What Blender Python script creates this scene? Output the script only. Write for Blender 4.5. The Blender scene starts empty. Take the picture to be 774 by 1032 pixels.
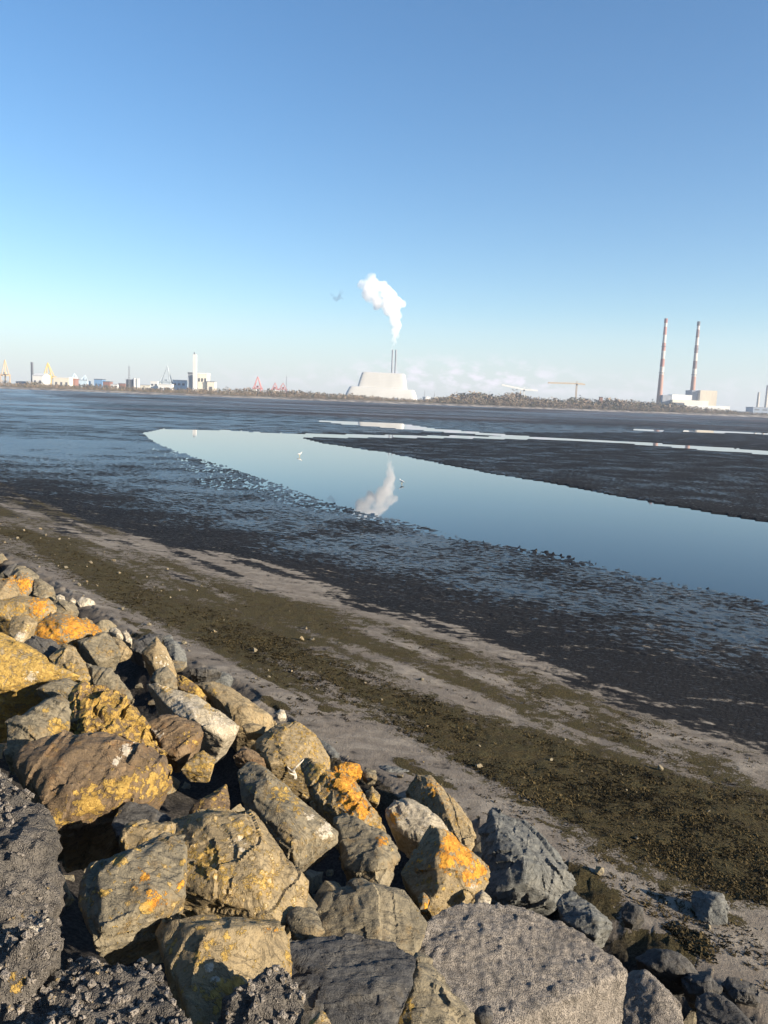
import bpy, bmesh, math, random
import numpy as np
from mathutils import Vector, Matrix
random.seed(7); RNG = np.random.default_rng(7)
S = bpy.context.scene
COL = S.collection
# ---------------------------------------------------------------- camera maths (photo pixels 774 x 1032)
F = 800.0; HC = 4.6; ROLL = math.radians(2.2); PITCH = math.radians(8.02)
CR, SR, CP, SP = math.cos(ROLL), math.sin(ROLL), math.cos(PITCH), math.sin(PITCH)
def ray(px, py):
    x = px - 387.0; y = 516.0 - py
    u = x*CR - y*SR; v = x*SR + y*CR
    d = np.array([u, F*CP + v*SP, -F*SP + v*CP])
    return d/np.linalg.norm(d)
def W(px, py, Y):
    d = ray(px, py); return np.array([0, 0, HC]) + d*(Y/d[1])
def project(P):
    P = np.asarray(P, float)
    x = P[..., 0]; f = P[..., 1]*CP - (P[..., 2]-HC)*SP
    v = P[..., 1]*SP + (P[..., 2]-HC)*CP
    f = np.maximum(f, 1e-3)
    u = x/f*F; v = v/f*F
    sx = u*CR + v*SR; sy = -u*SR + v*CR
    return 387 + sx, 516 - sy
# ---------------------------------------------------------------- numpy noise
def _h(ix, iy, iz, s):
    with np.errstate(over='ignore'):
        n = (ix.astype(np.uint32)*np.uint32(374761393) + iy.astype(np.uint32)*np.uint32(668265263)
             + iz.astype(np.uint32)*np.uint32(2147483647 - 55) + np.uint32((s*1274126177) & 0xffffffff))
        n = (n ^ (n >> np.uint32(13)))*np.uint32(1274126177)
        n = (n ^ (n >> np.uint32(16)))*np.uint32(2246822519)
        n = n ^ (n >> np.uint32(15))
    return n.astype(np.float64)/4294967295.0
def vnoise(p, s=0):
    p = np.asarray(p, float); i = np.floor(p).astype(np.int64); f = p - i
    f = f*f*f*(f*(f*6-15)+10)
    r = 0
    for a in (0, 1):
        wx = f[:, 0] if a else 1-f[:, 0]
        for b in (0, 1):
            wy = f[:, 1] if b else 1-f[:, 1]
            for c in (0, 1):
                wz = f[:, 2] if c else 1-f[:, 2]
                r = r + wx*wy*wz*_h(i[:, 0]+a, i[:, 1]+b, i[:, 2]+c, s)
    return r*2-1
def fbm(p, o=4, s=0, g=.5):
    a = 1; r = 0; t = 0
    for k in range(o):
        r = r + a*vnoise(p*(2.03**k) + k*17.3, s+k); t += a; a *= g
    return r/t
def worley(p, s=0):
    i = np.floor(p).astype(np.int64); best = np.full(len(p), 9.); val = np.zeros(len(p))
    for a in (-1, 0, 1):
        for b in (-1, 0, 1):
            for c in (-1, 0, 1):
                j = i + np.array([a, b, c])
                q = np.stack([_h(j[:, 0], j[:, 1], j[:, 2], s+k) for k in (1, 2, 3)], 1) + j
                d = ((q-p)**2).sum(1); m = d < best
                best = np.where(m, d, best); val = np.where(m, _h(j[:, 0], j[:, 1], j[:, 2], s+9), val)
    return np.sqrt(best), val
def P2(x, y, k=1.0): return np.stack([x*k, y*k, np.zeros_like(x)], 1)
# ---------------------------------------------------------------- tagging
def tag(o, label=None, cat=None, group=None, kind=None):
    if label: o['label'] = label
    if cat: o['category'] = cat
    if group: o['group'] = group
    if kind: o['kind'] = kind
    return o
def link(name, me, mat=None, parent=None):
    o = bpy.data.objects.new(name, me); COL.objects.link(o)
    if mat: me.materials.append(mat)
    if parent: o.parent = parent
    return o
def empty(name, loc, label=None, cat=None, group=None):
    o = bpy.data.objects.new(name, None); COL.objects.link(o); o.location = loc
    o.empty_display_size = .2
    return tag(o, label, cat, group)
# ---------------------------------------------------------------- node helpers
class N:
    def __init__(s, name):
        s.m = bpy.data.materials.new(name); s.m.use_nodes = True; s.t = s.m.node_tree; s.t.nodes.clear()
        s.out = s.t.nodes.new('ShaderNodeOutputMaterial')
    def n(s, ty, **k):
        a = s.t.nodes.new(ty)
        for q, v in k.items():
            if q.startswith('_'): setattr(a, q[1:], v)
        return a
    def set(s, sock, v):
        if isinstance(v, bpy.types.NodeSocket): s.t.links.new(v, sock)
        elif isinstance(v, (tuple, list)) and len(v) == 3 and sock.type == 'RGBA': sock.default_value = (*v, 1)
        else: sock.default_value = v
    def math(s, op, a, b=0., c=0., clamp=False):
        q = s.n('ShaderNodeMath'); q.operation = op; q.use_clamp = clamp
        s.set(q.inputs[0], a); s.set(q.inputs[1], b); s.set(q.inputs[2], c); return q.outputs[0]
    def mix(s, f, a, b):
        q = s.n('ShaderNodeMix'); q.data_type = 'RGBA'
        s.set(q.inputs[0], f); s.set(q.inputs[6], a); s.set(q.inputs[7], b); return q.outputs[2]
    def ramp(s, f, pts):
        q = s.n('ShaderNodeMapRange'); q.interpolation_type = 'SMOOTHSTEP'
        s.set(q.inputs[0], f); q.inputs[1].default_value, q.inputs[2].default_value = pts[0], pts[1]
        q.inputs[3].default_value, q.inputs[4].default_value = (pts[2], pts[3]) if len(pts) > 2 else (0, 1)
        return q.outputs[0]
    def noise(s, vec, scale, det=4, rough=.55, dist=0.):
        q = s.n('ShaderNodeTexNoise'); s.set(q.inputs['Vector'], vec)
        q.inputs['Scale'].default_value = scale; q.inputs['Detail'].default_value = det
        q.inputs['Roughness'].default_value = rough; q.inputs['Distortion'].default_value = dist
        return q.outputs['Fac']
    def vor(s, vec, scale, feat='F1'):
        q = s.n('ShaderNodeTexVoronoi'); q.feature = feat; s.set(q.inputs['Vector'], vec)
        q.inputs['Scale'].default_value = scale; return q
    def obj(s): return s.n('ShaderNodeTexCoord').outputs['Object']
    def mapping(s, vec, scale=(1, 1, 1), rot=(0, 0, 0)):
        q = s.n('ShaderNodeMapping'); s.set(q.inputs[0], vec); q.inputs['Scale'].default_value = scale
        q.inputs['Rotation'].default_value = rot; return q.outputs[0]
    def attr(s, name):
        q = s.n('ShaderNodeAttribute'); q.attribute_name = name; return q
    def bump(s, h, strength=.5, dist=.01, nrm=None):
        q = s.n('ShaderNodeBump'); q.inputs['Strength'].default_value = strength; q.inputs['Distance'].default_value = dist
        s.set(q.inputs['Height'], h)
        if nrm: s.set(q.inputs['Normal'], nrm)
        return q.outputs[0]
    def bsdf(s, col, rough=.8, nrm=None, spec=.5, **k):
        q = s.n('ShaderNodeBsdfPrincipled'); s.set(q.inputs['Base Color'], col); s.set(q.inputs['Roughness'], rough)
        s.set(q.inputs['Specular IOR Level'], spec)
        for a, v in k.items(): s.set(q.inputs[a], v)
        if nrm: s.set(q.inputs['Normal'], nrm)
        s.t.links.new(q.outputs[0], s.out.inputs[0]); return s.m
_pm = {}
def paint(name, col, var=.15, scale=.15, rough=.7):
    if name in _pm: return _pm[name]
    n = N(name); o = n.obj(); f = n.noise(n.mapping(o, (1, 1, .25)), scale, 5)
    c = n.mix(n.ramp(f, (.3, .7)), tuple(x*(1-var) for x in col), tuple(min(1, x*(1+var)) for x in col))
    _pm[name] = n.bsdf(c, rough); return _pm[name]
# ================================================================ terrain function
TOE = np.array([(6.2, -0.6), (2.55, 4.3), (2.19, 5.02), (1.6, 6.05), (-.39, 7.9), (-1.67, 9.82), (-3.82, 11.9), (-7.15, 16.0), (-30, 40.), (-300, 330.)])
TOE = np.vstack([[(30, -34.)], TOE])
def toe_d(x, y):
    """signed distance behind the toe line (positive = on the rock bank)"""
    best = np.full(np.shape(x), 1e9); sg = np.ones(np.shape(x))
    for a, b in zip(TOE[:-1], TOE[1:]):
        e = b-a; L = e@e
        t = np.clip(((x-a[0])*e[0] + (y-a[1])*e[1])/L, 0, 1)
        dx = x-a[0]-t*e[0]; dy = y-a[1]-t*e[1]; d = np.hypot(dx, dy)
        s = np.sign(e[0]*(y-a[1]) - e[1]*(x-a[0]))
        m = d < best; best = np.where(m, d, best); sg = np.where(m, s, sg)
    return best*sg
ZT = .9; SL = .48
def pile(x, y):
    d = toe_d(x, y); return ZT + SL*np.clip(d, 0, 4.4)
def beach(D):       # D metres seaward of the toe
    return ZT*np.clip(1 - D/15., 0, 1)**1.5
def base_z(x, y):
    d = toe_d(x, y)
    return np.where(d < 0, beach(-d), ZT - .12*np.clip(d, 0, 1) + (SL)*np.clip(d-.9, 0, 3.9) - .55*np.clip(d-.35, 0, 1)*(1-np.clip((d-4.2)/1.2, 0, 1)))
def hit_pile(px, py, off=0.):
    d = ray(px, py); ts = np.arange(1.5, 40, .02)
    P = np.array([0, 0, HC]) + ts[:, None]*d
    g = P[:, 2] - (np.where(toe_d(P[:, 0], P[:, 1]) > 0, pile(P[:, 0], P[:, 1]), beach(-toe_d(P[:, 0], P[:, 1])))+off)
    k = np.argmax(g < 0)
    return P[k], ts[k]
def hit_ground(px, py):
    d = ray(px, py)
    ts = 1.5*1.004**np.arange(0, 1600)
    P = np.array([0, 0, HC]) + ts[:, None]*d
    k = np.argmax(P[:, 2] - base_z(P[:, 0], P[:, 1]) < 0); return P[k]
# ================================================================ ground sheet
XS = [0, 100, 200, 300, 400, 500, 600, 700, 774]
def curve(pts): 
    pts = np.array(pts, float)
    def f(x):
        lo = pts[0, 1] + (x-pts[0, 0])*(pts[1, 1]-pts[0, 1])/(pts[1, 0]-pts[0, 0])
        hi = pts[-1, 1] + (x-pts[-1, 0])*(pts[-1, 1]-pts[-2, 1])/(pts[-1, 0]-pts[-2, 0])
        return np.where(x < pts[0, 0], lo, np.where(x > pts[-1, 0], hi, np.interp(x, pts[:, 0], pts[:, 1])))
    return f
dark_end = curve(list(zip(XS, [508, 537, 562, 588, 622, 655, 690, 728, 748])))
wet_end = curve(list(zip(XS, [478, 500, 528, 556, 582, 606, 632, 655, 672])))
weed_a = curve(list(zip(XS, [520, 560, 606, 643, 686, 723, 758, 783, 798])))
weed_b = curve(list(zip(XS, [552, 600, 645, 683, 735, 788, 846, 893, 913])))
pool_lo = curve([(120, 428), (145, 437), (160, 447), (180, 455), (230, 470), (290, 490), (330, 505), (370, 517), (400, 522), (440, 533), (470, 543), (510, 548), (560, 558), (620, 572), (680, 586), (774, 604)])
pool_hi = curve([(120, 440), (145, 436), (165, 432), (240, 434), (300, 440), (325, 446.5), (345, 449.5), (390, 456), (450, 468), (500, 478), (560, 487), (620, 499), (680, 510), (774, 526)])
chan_c = curve([(165, 433.5), (300, 438.8), (420, 440), (540, 441.5), (640, 446.5), (774, 456)])
chan_w = curve([(165, 1.5), (300, 2.0), (420, 1.3), (540, 1.0), (640, 1.2), (774, 2.0)])
ch2_c = curve([(320, 424), (400, 429), (440, 433.5), (540, 441)])
def build_ground():
    th = np.concatenate([np.radians(np.linspace(-180, -40, 70, endpoint=False)), np.radians(np.linspace(-40, 40, 1000)), np.radians(np.linspace(40, 180, 70)[1:])])
    el = np.radians(np.concatenate([np.arange(.105, 6, .062), np.arange(6, 34, .075), np.arange(34, 60, .4)]))
    r = (HC/np.tan(el))[::-1]
    r = np.concatenate([[.02, .5, 1.0, 1.6, 2.1], r[r > 2.4], [2800, 3500, 5000, 9000, 20000]])
    T, R = np.meshgrid(th, r); sh = T.shape
    x = (R*np.sin(T)).ravel(); y = (R*np.cos(T)).ravel()
    d = toe_d(x, y); D = -d
    z = base_z(x, y).astype(float)
    px, py = project(np.stack([x, y, z], 1)); front = y > .3
    px = np.where(front, np.clip(px, -500, 1300), 1300*np.sign(x) + 387)
    py = np.where(front, py, 3000.)
    rr = R.ravel()
    near = np.clip(1-rr/60, 0, 1)
    # ragged border noise, in photo pixel units (size shrinks naturally with distance through P2 world noise)
    k = rr/HC
    jig = fbm(P2(x, y, .55), 4, 3)*np.clip(220/rr, 1.2, 14)
    jag = fbm(P2(x, y, 2.3), 3, 5)
    st = fbm(np.stack([(x*.65-y*.76)*.25, (x*.76+y*.65)*1.6, x*0], 1), 5, 11)
    pyj = py + jig*.6
    sstep = lambda a, b, v: np.clip((v-a)/(b-a), 0, 1)**2*(3-2*np.clip((v-a)/(b-a), 0, 1))
    st2 = fbm(np.stack([(x*.65-y*.76)*.5, (x*.76+y*.65)*2.6, x*0+7], 1), 5, 13); sand = sstep(-20, 18, pyj - dark_end(px) + (st2*24 + st*16)*np.clip(22/rr, .5, 1.3))
    weed = sstep(-26, 20, pyj - weed_a(px) + st*40)*(1 - sstep(-18, 14, pyj - weed_b(px) + 5 + st*22))
    mixz = sstep(-4, 14, pyj-dark_end(px)-10)*(1-sstep(-6, 10, pyj-weed_a(px)))
    weed = np.maximum(weed, mixz*sstep(-.35, .45, st + .3*jag))
    # sparse scraps of weed on the sand, a weed patch at the foot of the bank
    sp = fbm(np.stack([(x*.65-y*.76)*.9, (x*.76+y*.65)*3.2, x*0+3], 1), 4, 21)
    weed = np.maximum(weed, sstep(.2, .42, sp)*.9*(D > -.5)*sstep(0, 20, py-weed_b(px)))
    pt = np.exp(-(((px-655)/62)**2 + ((py-958)/26)**2)); weed = np.maximum(weed, sstep(.35, .7, pt + .3*jag))
    wet = (1-sstep(-30, 24, py-wet_end(px))); wet = np.where(py < pool_lo(px), np.clip(.55+1.1*fbm(np.stack([x*.010, y*.035, x*0], 1), 4, 51), .1, 1)*np.where((px > 300) & (py > 436), .35, 1), wet); wet = np.where(py < pool_lo(px), 1 + (wet-1)*np.clip((pool_lo(px)-py)/22 - (px > 145)*.0, 0, 1), wet)
    gravel = sstep(-.15, .5, d + .3*jag)
    wet = wet*(1 + np.clip((360-px)/300, 0, 1)*np.clip((510-py)/60, 0, 1)*np.clip(.22+1.9*fbm(np.stack([x*.03, y*.09, x*0], 1), 4, 53), 0, 2))
    # heights
    zz = z.copy()
    rip = 1-np.abs(fbm(np.stack([x*2.2, y*3.1, x*0], 1), 3, 31))*2.2
    zz += near*.012*fbm(P2(x, y, 3.), 4, 8) + near*.02*weed*fbm(P2(x, y, 6.), 3, 9)
    zz += np.where(d > 0, .06*fbm(P2(x, y, 5.), 4, 12), 0)
    flat = py < dark_end(px)
    gap = np.maximum(py-pool_lo(px), 0)
    span = np.maximum(wet_end(px)-pool_lo(px), 8)
    rise = gap/span
    amp = np.clip(.010 + rr*.00008, .01, .02)
    blot = fbm(P2(x, y, .55), 4, 33)
    fine = fbm(np.stack([x*8.2, y*5.0, x*0], 1), 4, 35)
    wetlow = -.02 + amp*(.18 + 2.1*(fine) + .7*blot + 1.2*rise + 1.0*np.clip((230-px)/120, 0, 1) + 3*np.exp(-(gap/16)**2)*np.clip((150-px)/12, 0, 1)) 
    m = flat & (py >= pool_lo(px))
    leftfade = sstep(0, 1, rise)
    zz = np.where(m, np.maximum(z, 0)*0 + np.where(rise < 1.3, wetlow, .01) + np.maximum(z-.002, 0)*1.0, zz)
    # far flats above the pool
    far = flat & (py < pool_lo(px)) 
    ff = fbm(np.stack([x*.012, y*.05, x*0], 1), 4, 41) ; fm = fbm(np.stack([x*.35, y*.5, x*0], 1), 4, 43)
    farz = -.02 + .03*(1.25 + 1.2*ff + .7*fm)
    rightbank = (px > 300) & (py > 436)
    farz = np.where(rightbank, .03 + .035*fm + .02*ff, farz)
    zz = np.where(far, farz, zz)
    inpool = (py < pool_lo(px) + jag*1.3) & (py > pool_hi(px) + jag*.5) & (px > 143)
    inch = (np.abs(py-chan_c(px)+.5*fm) < chan_w(px)) & (px > 165)
    w2 = np.interp(px, [318, 345, 400, 440, 560], [.0, 1.3, 2.6, 1.2, .5])*(px > 318)*(px < 560)
    inch2 = (np.abs(py-ch2_c(px)+.4*fm) < w2)
    inch3 = (np.abs(py-(433.2+(px-655)*.03) + ff*1.5) < .4*sstep(600, 650, px)*(1-sstep(690, 715, px))+0) & (fm > -.25)
    inch4 = (np.abs(py-(437+(px-774)*.035)) < .7) & (px > 700)
    pool = (inpool | inch | inch2 | inch3 | inch4) & front
    zz = np.where(pool, -.12, zz)
    soft = sstep(-2.5, 0, -np.abs(py-pool_lo(px)))*0
    co = np.stack([x, y, zz], 1)
    me = bpy.data.meshes.new('ground')
    nr, nc = sh; idx = np.arange(nr*nc).reshape(sh)
    a = idx[:-1, :-1].ravel(); b = idx[:-1, 1:].ravel(); c = idx[1:, 1:].ravel(); e = idx[1:, :-1].ravel()
    q = np.stack([a, e, c, b], 1)
    me.vertices.add(len(co)); me.vertices.foreach_set('co', co.astype(np.float32).ravel())
    me.loops.add(q.size); me.loops.foreach_set('vertex_index', q.ravel().astype(np.int32))
    me.polygons.add(len(q)); me.polygons.foreach_set('loop_start', np.arange(0, q.size, 4, dtype=np.int32))
    me.polygons.foreach_set('use_smooth', np.ones(len(q), bool)); me.update(calc_edges=True)
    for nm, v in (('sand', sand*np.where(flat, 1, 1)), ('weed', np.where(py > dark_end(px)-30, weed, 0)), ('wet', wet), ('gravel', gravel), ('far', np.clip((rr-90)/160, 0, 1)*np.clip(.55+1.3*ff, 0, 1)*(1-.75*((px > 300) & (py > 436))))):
        at = me.attributes.new(nm, 'FLOAT', 'POINT'); at.data.foreach_set('value', v.astype(np.float32))
    return me
def ground_mat():
    n = N('tidal_flat'); o = n.obj()
    sand = n.attr('sand').outputs['Fac']; weed = n.attr('weed').outputs['Fac']; wet = n.attr('wet').outputs['Fac']; grav = n.attr('gravel').outputs['Fac']
    f1 = n.noise(o, .35, 6, .6); f2 = n.noise(o, 6, 6, .65); f3 = n.noise(o, 45, 4, .7); f4 = n.noise(o, 160, 3, .7)
    al = n.mapping(o, (1.1, 4.2, 1), (0, 0, math.radians(49)))
    fs = n.noise(al, .8, 6, .65)
    sc = n.mix(n.ramp(f2, (.3, .7)), (.158, .138, .112), (.255, .226, .185))
    sc = n.mix(n.ramp(fs, (.42, .62)), n.mix(.55, sc, (.12, .10, .082)), sc)
    sc = n.mix(n.math('MULTIPLY', n.ramp(f4, (.62, .75)), .45), sc, (.06, .052, .045))
    mud = n.mix(n.ramp(f1, (.35, .65)), (.0065, .0066, .008), (.012, .0118, .013))
    mud = n.mix(n.math('MULTIPLY', n.ramp(f3, (.55, .8)), .6), mud, (.030, .028, .027))
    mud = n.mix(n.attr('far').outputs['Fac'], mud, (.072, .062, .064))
    wc = n.mix(n.ramp(f3, (.35, .65)), (.022, .0165, .007), (.085, .065, .028))
    wc = n.mix(n.ramp(f2, (.35, .7)), wc, n.mix(.5, wc, (.07, .065, .03)))
    brk = n.math('ADD', sand, n.math('ADD', n.math('MULTIPLY', n.math('SUBTRACT', f2, .5), 1.8), n.math('MULTIPLY', n.math('SUBTRACT', fs, .5), 2.2)))
    c = n.mix(n.ramp(brk, (.30, .70)), mud, sc)
    wk = n.math('ADD', weed, n.math('MULTIPLY', n.math('SUBTRACT', n.math('ADD', f3, n.math('MULTIPLY', f2, 1.2)), 1.0), 2.3))
    wk = n.math('ADD', wk, n.math('MULTIPLY', n.math('SUBTRACT', fs, .5), 1.2)); wm = n.math('MULTIPLY', n.ramp(wk, (.42, .60)), n.ramp(weed, (.02, .12)))
    c = n.mix(wm, c, wc)
    gc = n.mix(n.ramp(f3, (.4, .65)), (.016, .015, .014), (.05, .045, .040))  # gravel under the boulders, coloured darker so the gaps look deep in shade
    c = n.mix(grav, c, gc)
    fw = n.noise(n.mapping(o, (1, 1.5, 1), (0, 0, .5)), 3.8, 7, .7); fl = n.noise(o, .30, 5, .6)
    cov = n.math('ADD', n.math('MULTIPLY', n.math('SUBTRACT', wet, .5), .13), n.math('MULTIPLY', n.math('SUBTRACT', fl, .5), .5))
    film = n.math('MULTIPLY', n.ramp(n.math('ADD', fw, cov), (.515, .575)), n.ramp(wet, (.02, .2)))
    rr = film
    notsand = n.math('SUBTRACT', 1., n.ramp(sand, (0, .3)))
    glint = n.math('MULTIPLY', n.ramp(n.noise(n.mapping(o, (1, 2.6, 1), (0, 0, .6)), 9, 6, .72), (.54, .60)), n.math('MULTIPLY', notsand, .55))
    rr = n.math('MAXIMUM', rr, glint)
    rough = n.math('SUBTRACT', .96, n.math('MULTIPLY', rr, .70))
    wv = n.n('ShaderNodeTexWave'); n.set(wv.inputs['Vector'], n.mapping(o, (1, 1, 1), (0, 0, math.radians(28)))); wv.inputs['Scale'].default_value = 3.4; wv.inputs['Distortion'].default_value = 9; wv.inputs['Detail'].default_value = 4; wv.inputs['Detail Scale'].default_value = 1.2
    tuft = n.noise(o, 15, 5, .75); h = n.math('ADD', n.math('ADD', n.math('MULTIPLY', f2, .6), n.math('MULTIPLY', n.math('MULTIPLY', tuft, notsand), .8)), n.math('MULTIPLY', f3, n.math('ADD', .3, n.math('MULTIPLY', wm, 1.2))))
    h = n.math('ADD', h, n.math('MULTIPLY', f4, .12)); h = n.math('ADD', h, n.math('MULTIPLY', wv.outputs['Fac'], n.math('MULTIPLY', notsand, .14)))
    h = n.math('MULTIPLY', h, n.math('SUBTRACT', 1., n.math('MULTIPLY', rr, .45)))
    b = n.bump(h, 1.0, .035)
    spec = n.math('ADD', .12, n.math('MULTIPLY', rr, .42))
    return n.bsdf(c, rough, b, spec)
def water_mat():
    n = N('still_water'); o = n.obj()
    b = n.bump(n.noise(n.mapping(o, (1, .5, 1)), .9, 3), .12, .004)
    return n.bsdf((.012, .018, .022), .025, b, .5, IOR=1.33)
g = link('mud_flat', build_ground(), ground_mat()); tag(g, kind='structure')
def sheet(name, pts, mat):
    me = bpy.data.meshes.new(name); me.from_pydata(pts, [], [list(range(len(pts)))]); me.update()
    return link(name, me, mat)
tag(sheet('water', [(-900, 12, -.02), (900, 12, -.02), (2500, 1500, -.02), (-1800, 1500, -.02)], water_mat()), kind='structure')
# ================================================================ rocks
def rock_mat(name, c1, c2, c3, grainy=0., rough=.85, stain=(.16, .10, .045), stain_amt=.5):
    n = N(name); o = n.obj(); L = n.attr('lichen').outputs['Color']
    sep = n.n('ShaderNodeSeparateColor'); n.set(sep.inputs[0], L); lo, ly, lw = sep.outputs[0], sep.outputs[1], sep.outputs[2]
    a = n.noise(o, 2.2, 8, .62, .6); b = n.noise(o, 9, 8, .68); c = n.noise(o, 38, 6, .72); d = n.noise(n.mapping(o, (3, 14, 6), (.4, .3, .6)), 3.5, 7, .65, .7)
    e = n.noise(o, 130, 3, .7)
    col = n.mix(n.ramp(a, (.36, .62)), c1, c2)
    col = n.mix(n.math('MULTIPLY', n.ramp(d, (.46, .66)), .75), col, c3)
    col = n.mix(n.math('MULTIPLY', n.ramp(b, (.5, .68)), stain_amt), col, stain)
    vein = n.math('ABSOLUTE', n.math('SUBTRACT', n.noise(n.mapping(o, (1, 2.6, 1.4), (.8, .2, 1.1)), 2.6, 5, .55, 1.2), .5))
    col = n.mix(n.math('MULTIPLY', n.ramp(vein, (0, .022, 1, 0)), .4), col, n.mix(.75, col, (.012, .011, .010)))
    sp = n.ramp(c, (.52, .68)); col = n.mix(n.math('MULTIPLY', sp, .55), col, n.mix(.7, col, (.02, .02, .018)))
    lt = n.ramp(e, (.60, .74)); col = n.mix(n.math('MULTIPLY', lt, .35), col, (.36, .33, .27))
    if grainy:
        v = n.vor(o, 150); v2 = n.vor(o, 48)
        st = n.ramp(v.outputs['Distance'], (.2, .55, 1, 0)); colr = n.n('ShaderNodeSeparateColor'); n.set(colr.inputs[0], v.outputs['Color'])
        pc = n.mix(colr.outputs[0], (.035, .033, .034), (.25, .225, .195))
        patch = n.math('MULTIPLY', n.ramp(n.math('ADD', a, n.math('MULTIPLY', b, .6)), (.72, .86)), .8)
        col = n.mix(n.math('MULTIPLY', st, n.math('ADD', .25, patch)), col, pc)
    ros = n.vor(n.mapping(o, (1, 1, 1), (.3, .2, .1)), 30).outputs['Distance']; rosl = n.math('MULTIPLY', n.math('SUBTRACT', .42, ros), 1.1)
    def lich(amt, k, base, noise_a, noise_b, w):
        t = n.math('ADD', amt, n.math('MULTIPLY', n.math('SUBTRACT', n.math('ADD', n.math('ADD', n.math('MULTIPLY', noise_a, .75), n.math('MULTIPLY', noise_b, .8)), n.math('MULTIPLY', e, .55)), 1.05), 2.6)); t = n.math('ADD', t, rosl)
        return n.math('MULTIPLY', n.math('MULTIPLY', n.ramp(t, (.40, .62)), n.ramp(amt, (.03, .2))), w)
    fy = lich(ly, 1, col, b, c, .8); col = n.mix(fy, col, n.mix(n.ramp(c, (.4, .6)), (.27, .165, .030), (.44, .29, .070)))
    fw = lich(lw, 1, col, c, b, .85); col = n.mix(fw, col, n.mix(n.ramp(b, (.4, .6)), (.36, .32, .24), (.50, .45, .36)))
    fo = lich(lo, 1, col, c, b, .93); col = n.mix(fo, col, n.mix(n.ramp(n.noise(o, 24, 5, .7), (.38, .62)), (.40, .16, .015), (.60, .30, .035)))
    h = n.math('ADD', n.math('MULTIPLY', a, .2), n.math('ADD', n.math('MULTIPLY', b, .38), n.math('ADD', n.math('MULTIPLY', d, .28), n.math('ADD', n.math('MULTIPLY', c, .30), n.math('MULTIPLY', e, .12)))))
    h = n.math('SUBTRACT', h, n.math('MULTIPLY', n.ramp(vein, (0, .02, 1, 0)), .08))
    if grainy: h = n.math('ADD', h, n.math('MULTIPLY', st, .12 + grainy*.12))
    lf = n.math('ADD', fo, fy, clamp=True); h = n.math('ADD', h, n.math('MULTIPLY', n.math('MULTIPLY', lf, c), .25))
    return n.bsdf(col, rough, n.bump(h, .95, .035), .3)
M = dict(
    grey=rock_mat('grey_stone', (.150, .130, .088), (.225, .190, .125), (.085, .078, .062), stain=(.22, .14, .05)),
    tan=rock_mat('tan_stone', (.22, .170, .095), (.30, .235, .135), (.13, .105, .065), stain=(.24, .15, .05)),
    brown=rock_mat('brown_stone', (.12, .085, .05), (.18, .125, .07), (.07, .05, .035), stain=(.2, .1, .03)),
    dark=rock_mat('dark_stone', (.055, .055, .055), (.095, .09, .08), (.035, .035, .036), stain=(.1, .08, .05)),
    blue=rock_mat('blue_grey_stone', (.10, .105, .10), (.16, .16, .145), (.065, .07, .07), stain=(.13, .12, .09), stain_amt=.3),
    pale=rock_mat('pale_stone', (.30, .26, .19), (.40, .35, .26), (.22, .19, .13), stain=(.3, .2, .08), stain_amt=.35),
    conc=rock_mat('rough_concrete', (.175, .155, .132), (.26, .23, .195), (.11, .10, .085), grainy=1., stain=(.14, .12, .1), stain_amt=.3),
    rub=rock_mat('dark_gravelly_concrete', (.075, .068, .058), (.12, .108, .092), (.045, .04, .036), grainy=1., stain=(.1, .085, .065), stain_amt=.4),  # gravelly concrete, darkened in colour in place of a shadow on the corner lumps
    warm=rock_mat('sandy_concrete', (.19, .155, .12), (.27, .22, .165), (.14, .115, .09), grainy=.5, stain=(.25, .2, .14), stain_amt=.3),
)
def block(label, tone, top, z, dz, tilt=(0, 0), blobs=(), base=(0, 0, 0), seed=5, rough=.35):
    """squared block: top polygon given by photo pixels on a nearly level plane at height z, sides dz deep"""
    nrm = np.array([tilt[0], tilt[1], 1.]); P0 = np.array([0, 0, HC]) + ray(*top[0])*((z-HC)/ray(*top[0])[2]); pts = []
    for p in top:
        r = ray(*p); q = np.array([0, 0, HC]) + r*(((P0-np.array([0, 0, HC]))@nrm)/(r@nrm)); pts.append(q); pts.append(q-np.array([0, 0, dz]))
    pts = np.array(pts); org = pts.mean(0); size = float(np.ptp(pts[:, 0]))
    me = finish_rock(hull_mesh([tuple(p) for p in pts], 0, random.Random(seed), size), size, seed, .0095, base, blobs, rough, .2, 1.)
    me.transform(Matrix.Translation(-Vector(org))); me.name = 'boulder'
    o = link('boulder', me, M[tone]); o.location = org; return tag(o, label, 'boulder', 'boulders of the rock armour')
def hull_mesh(pts, chips, rnd, size, toward=None):
    bm = bmesh.new()
    for p in pts: bm.verts.new(p)
    r = bmesh.ops.convex_hull(bm, input=bm.verts)
    bmesh.ops.delete(bm, geom=[e for e in bm.verts if not e.link_faces], context='VERTS')
    c = Vector(np.mean(pts, 0))
    for _ in range(chips):
        nn = Vector((rnd.gauss(0, 1), rnd.gauss(0, 1), rnd.gauss(0, 1))).normalized()
        if toward is not None: nn = (nn*.62 + Vector(toward)).normalized()
        ext = max((v.co-c).dot(nn) for v in bm.verts)
        r = bmesh.ops.bisect_plane(bm, geom=bm.verts[:]+bm.edges[:]+bm.faces[:], plane_co=c+nn*ext*(rnd.uniform(.92, .98) if toward is None else rnd.uniform(.80, .92)), plane_no=nn, clear_outer=True)
        ed = [e for e in bm.edges if len(e.link_faces) == 1]
        if ed: bmesh.ops.contextual_create(bm, geom=ed)
    me = bpy.data.meshes.new('hull'); bmesh.ops.recalc_face_normals(bm, faces=bm.faces); bm.to_mesh(me); bm.free(); return me
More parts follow.
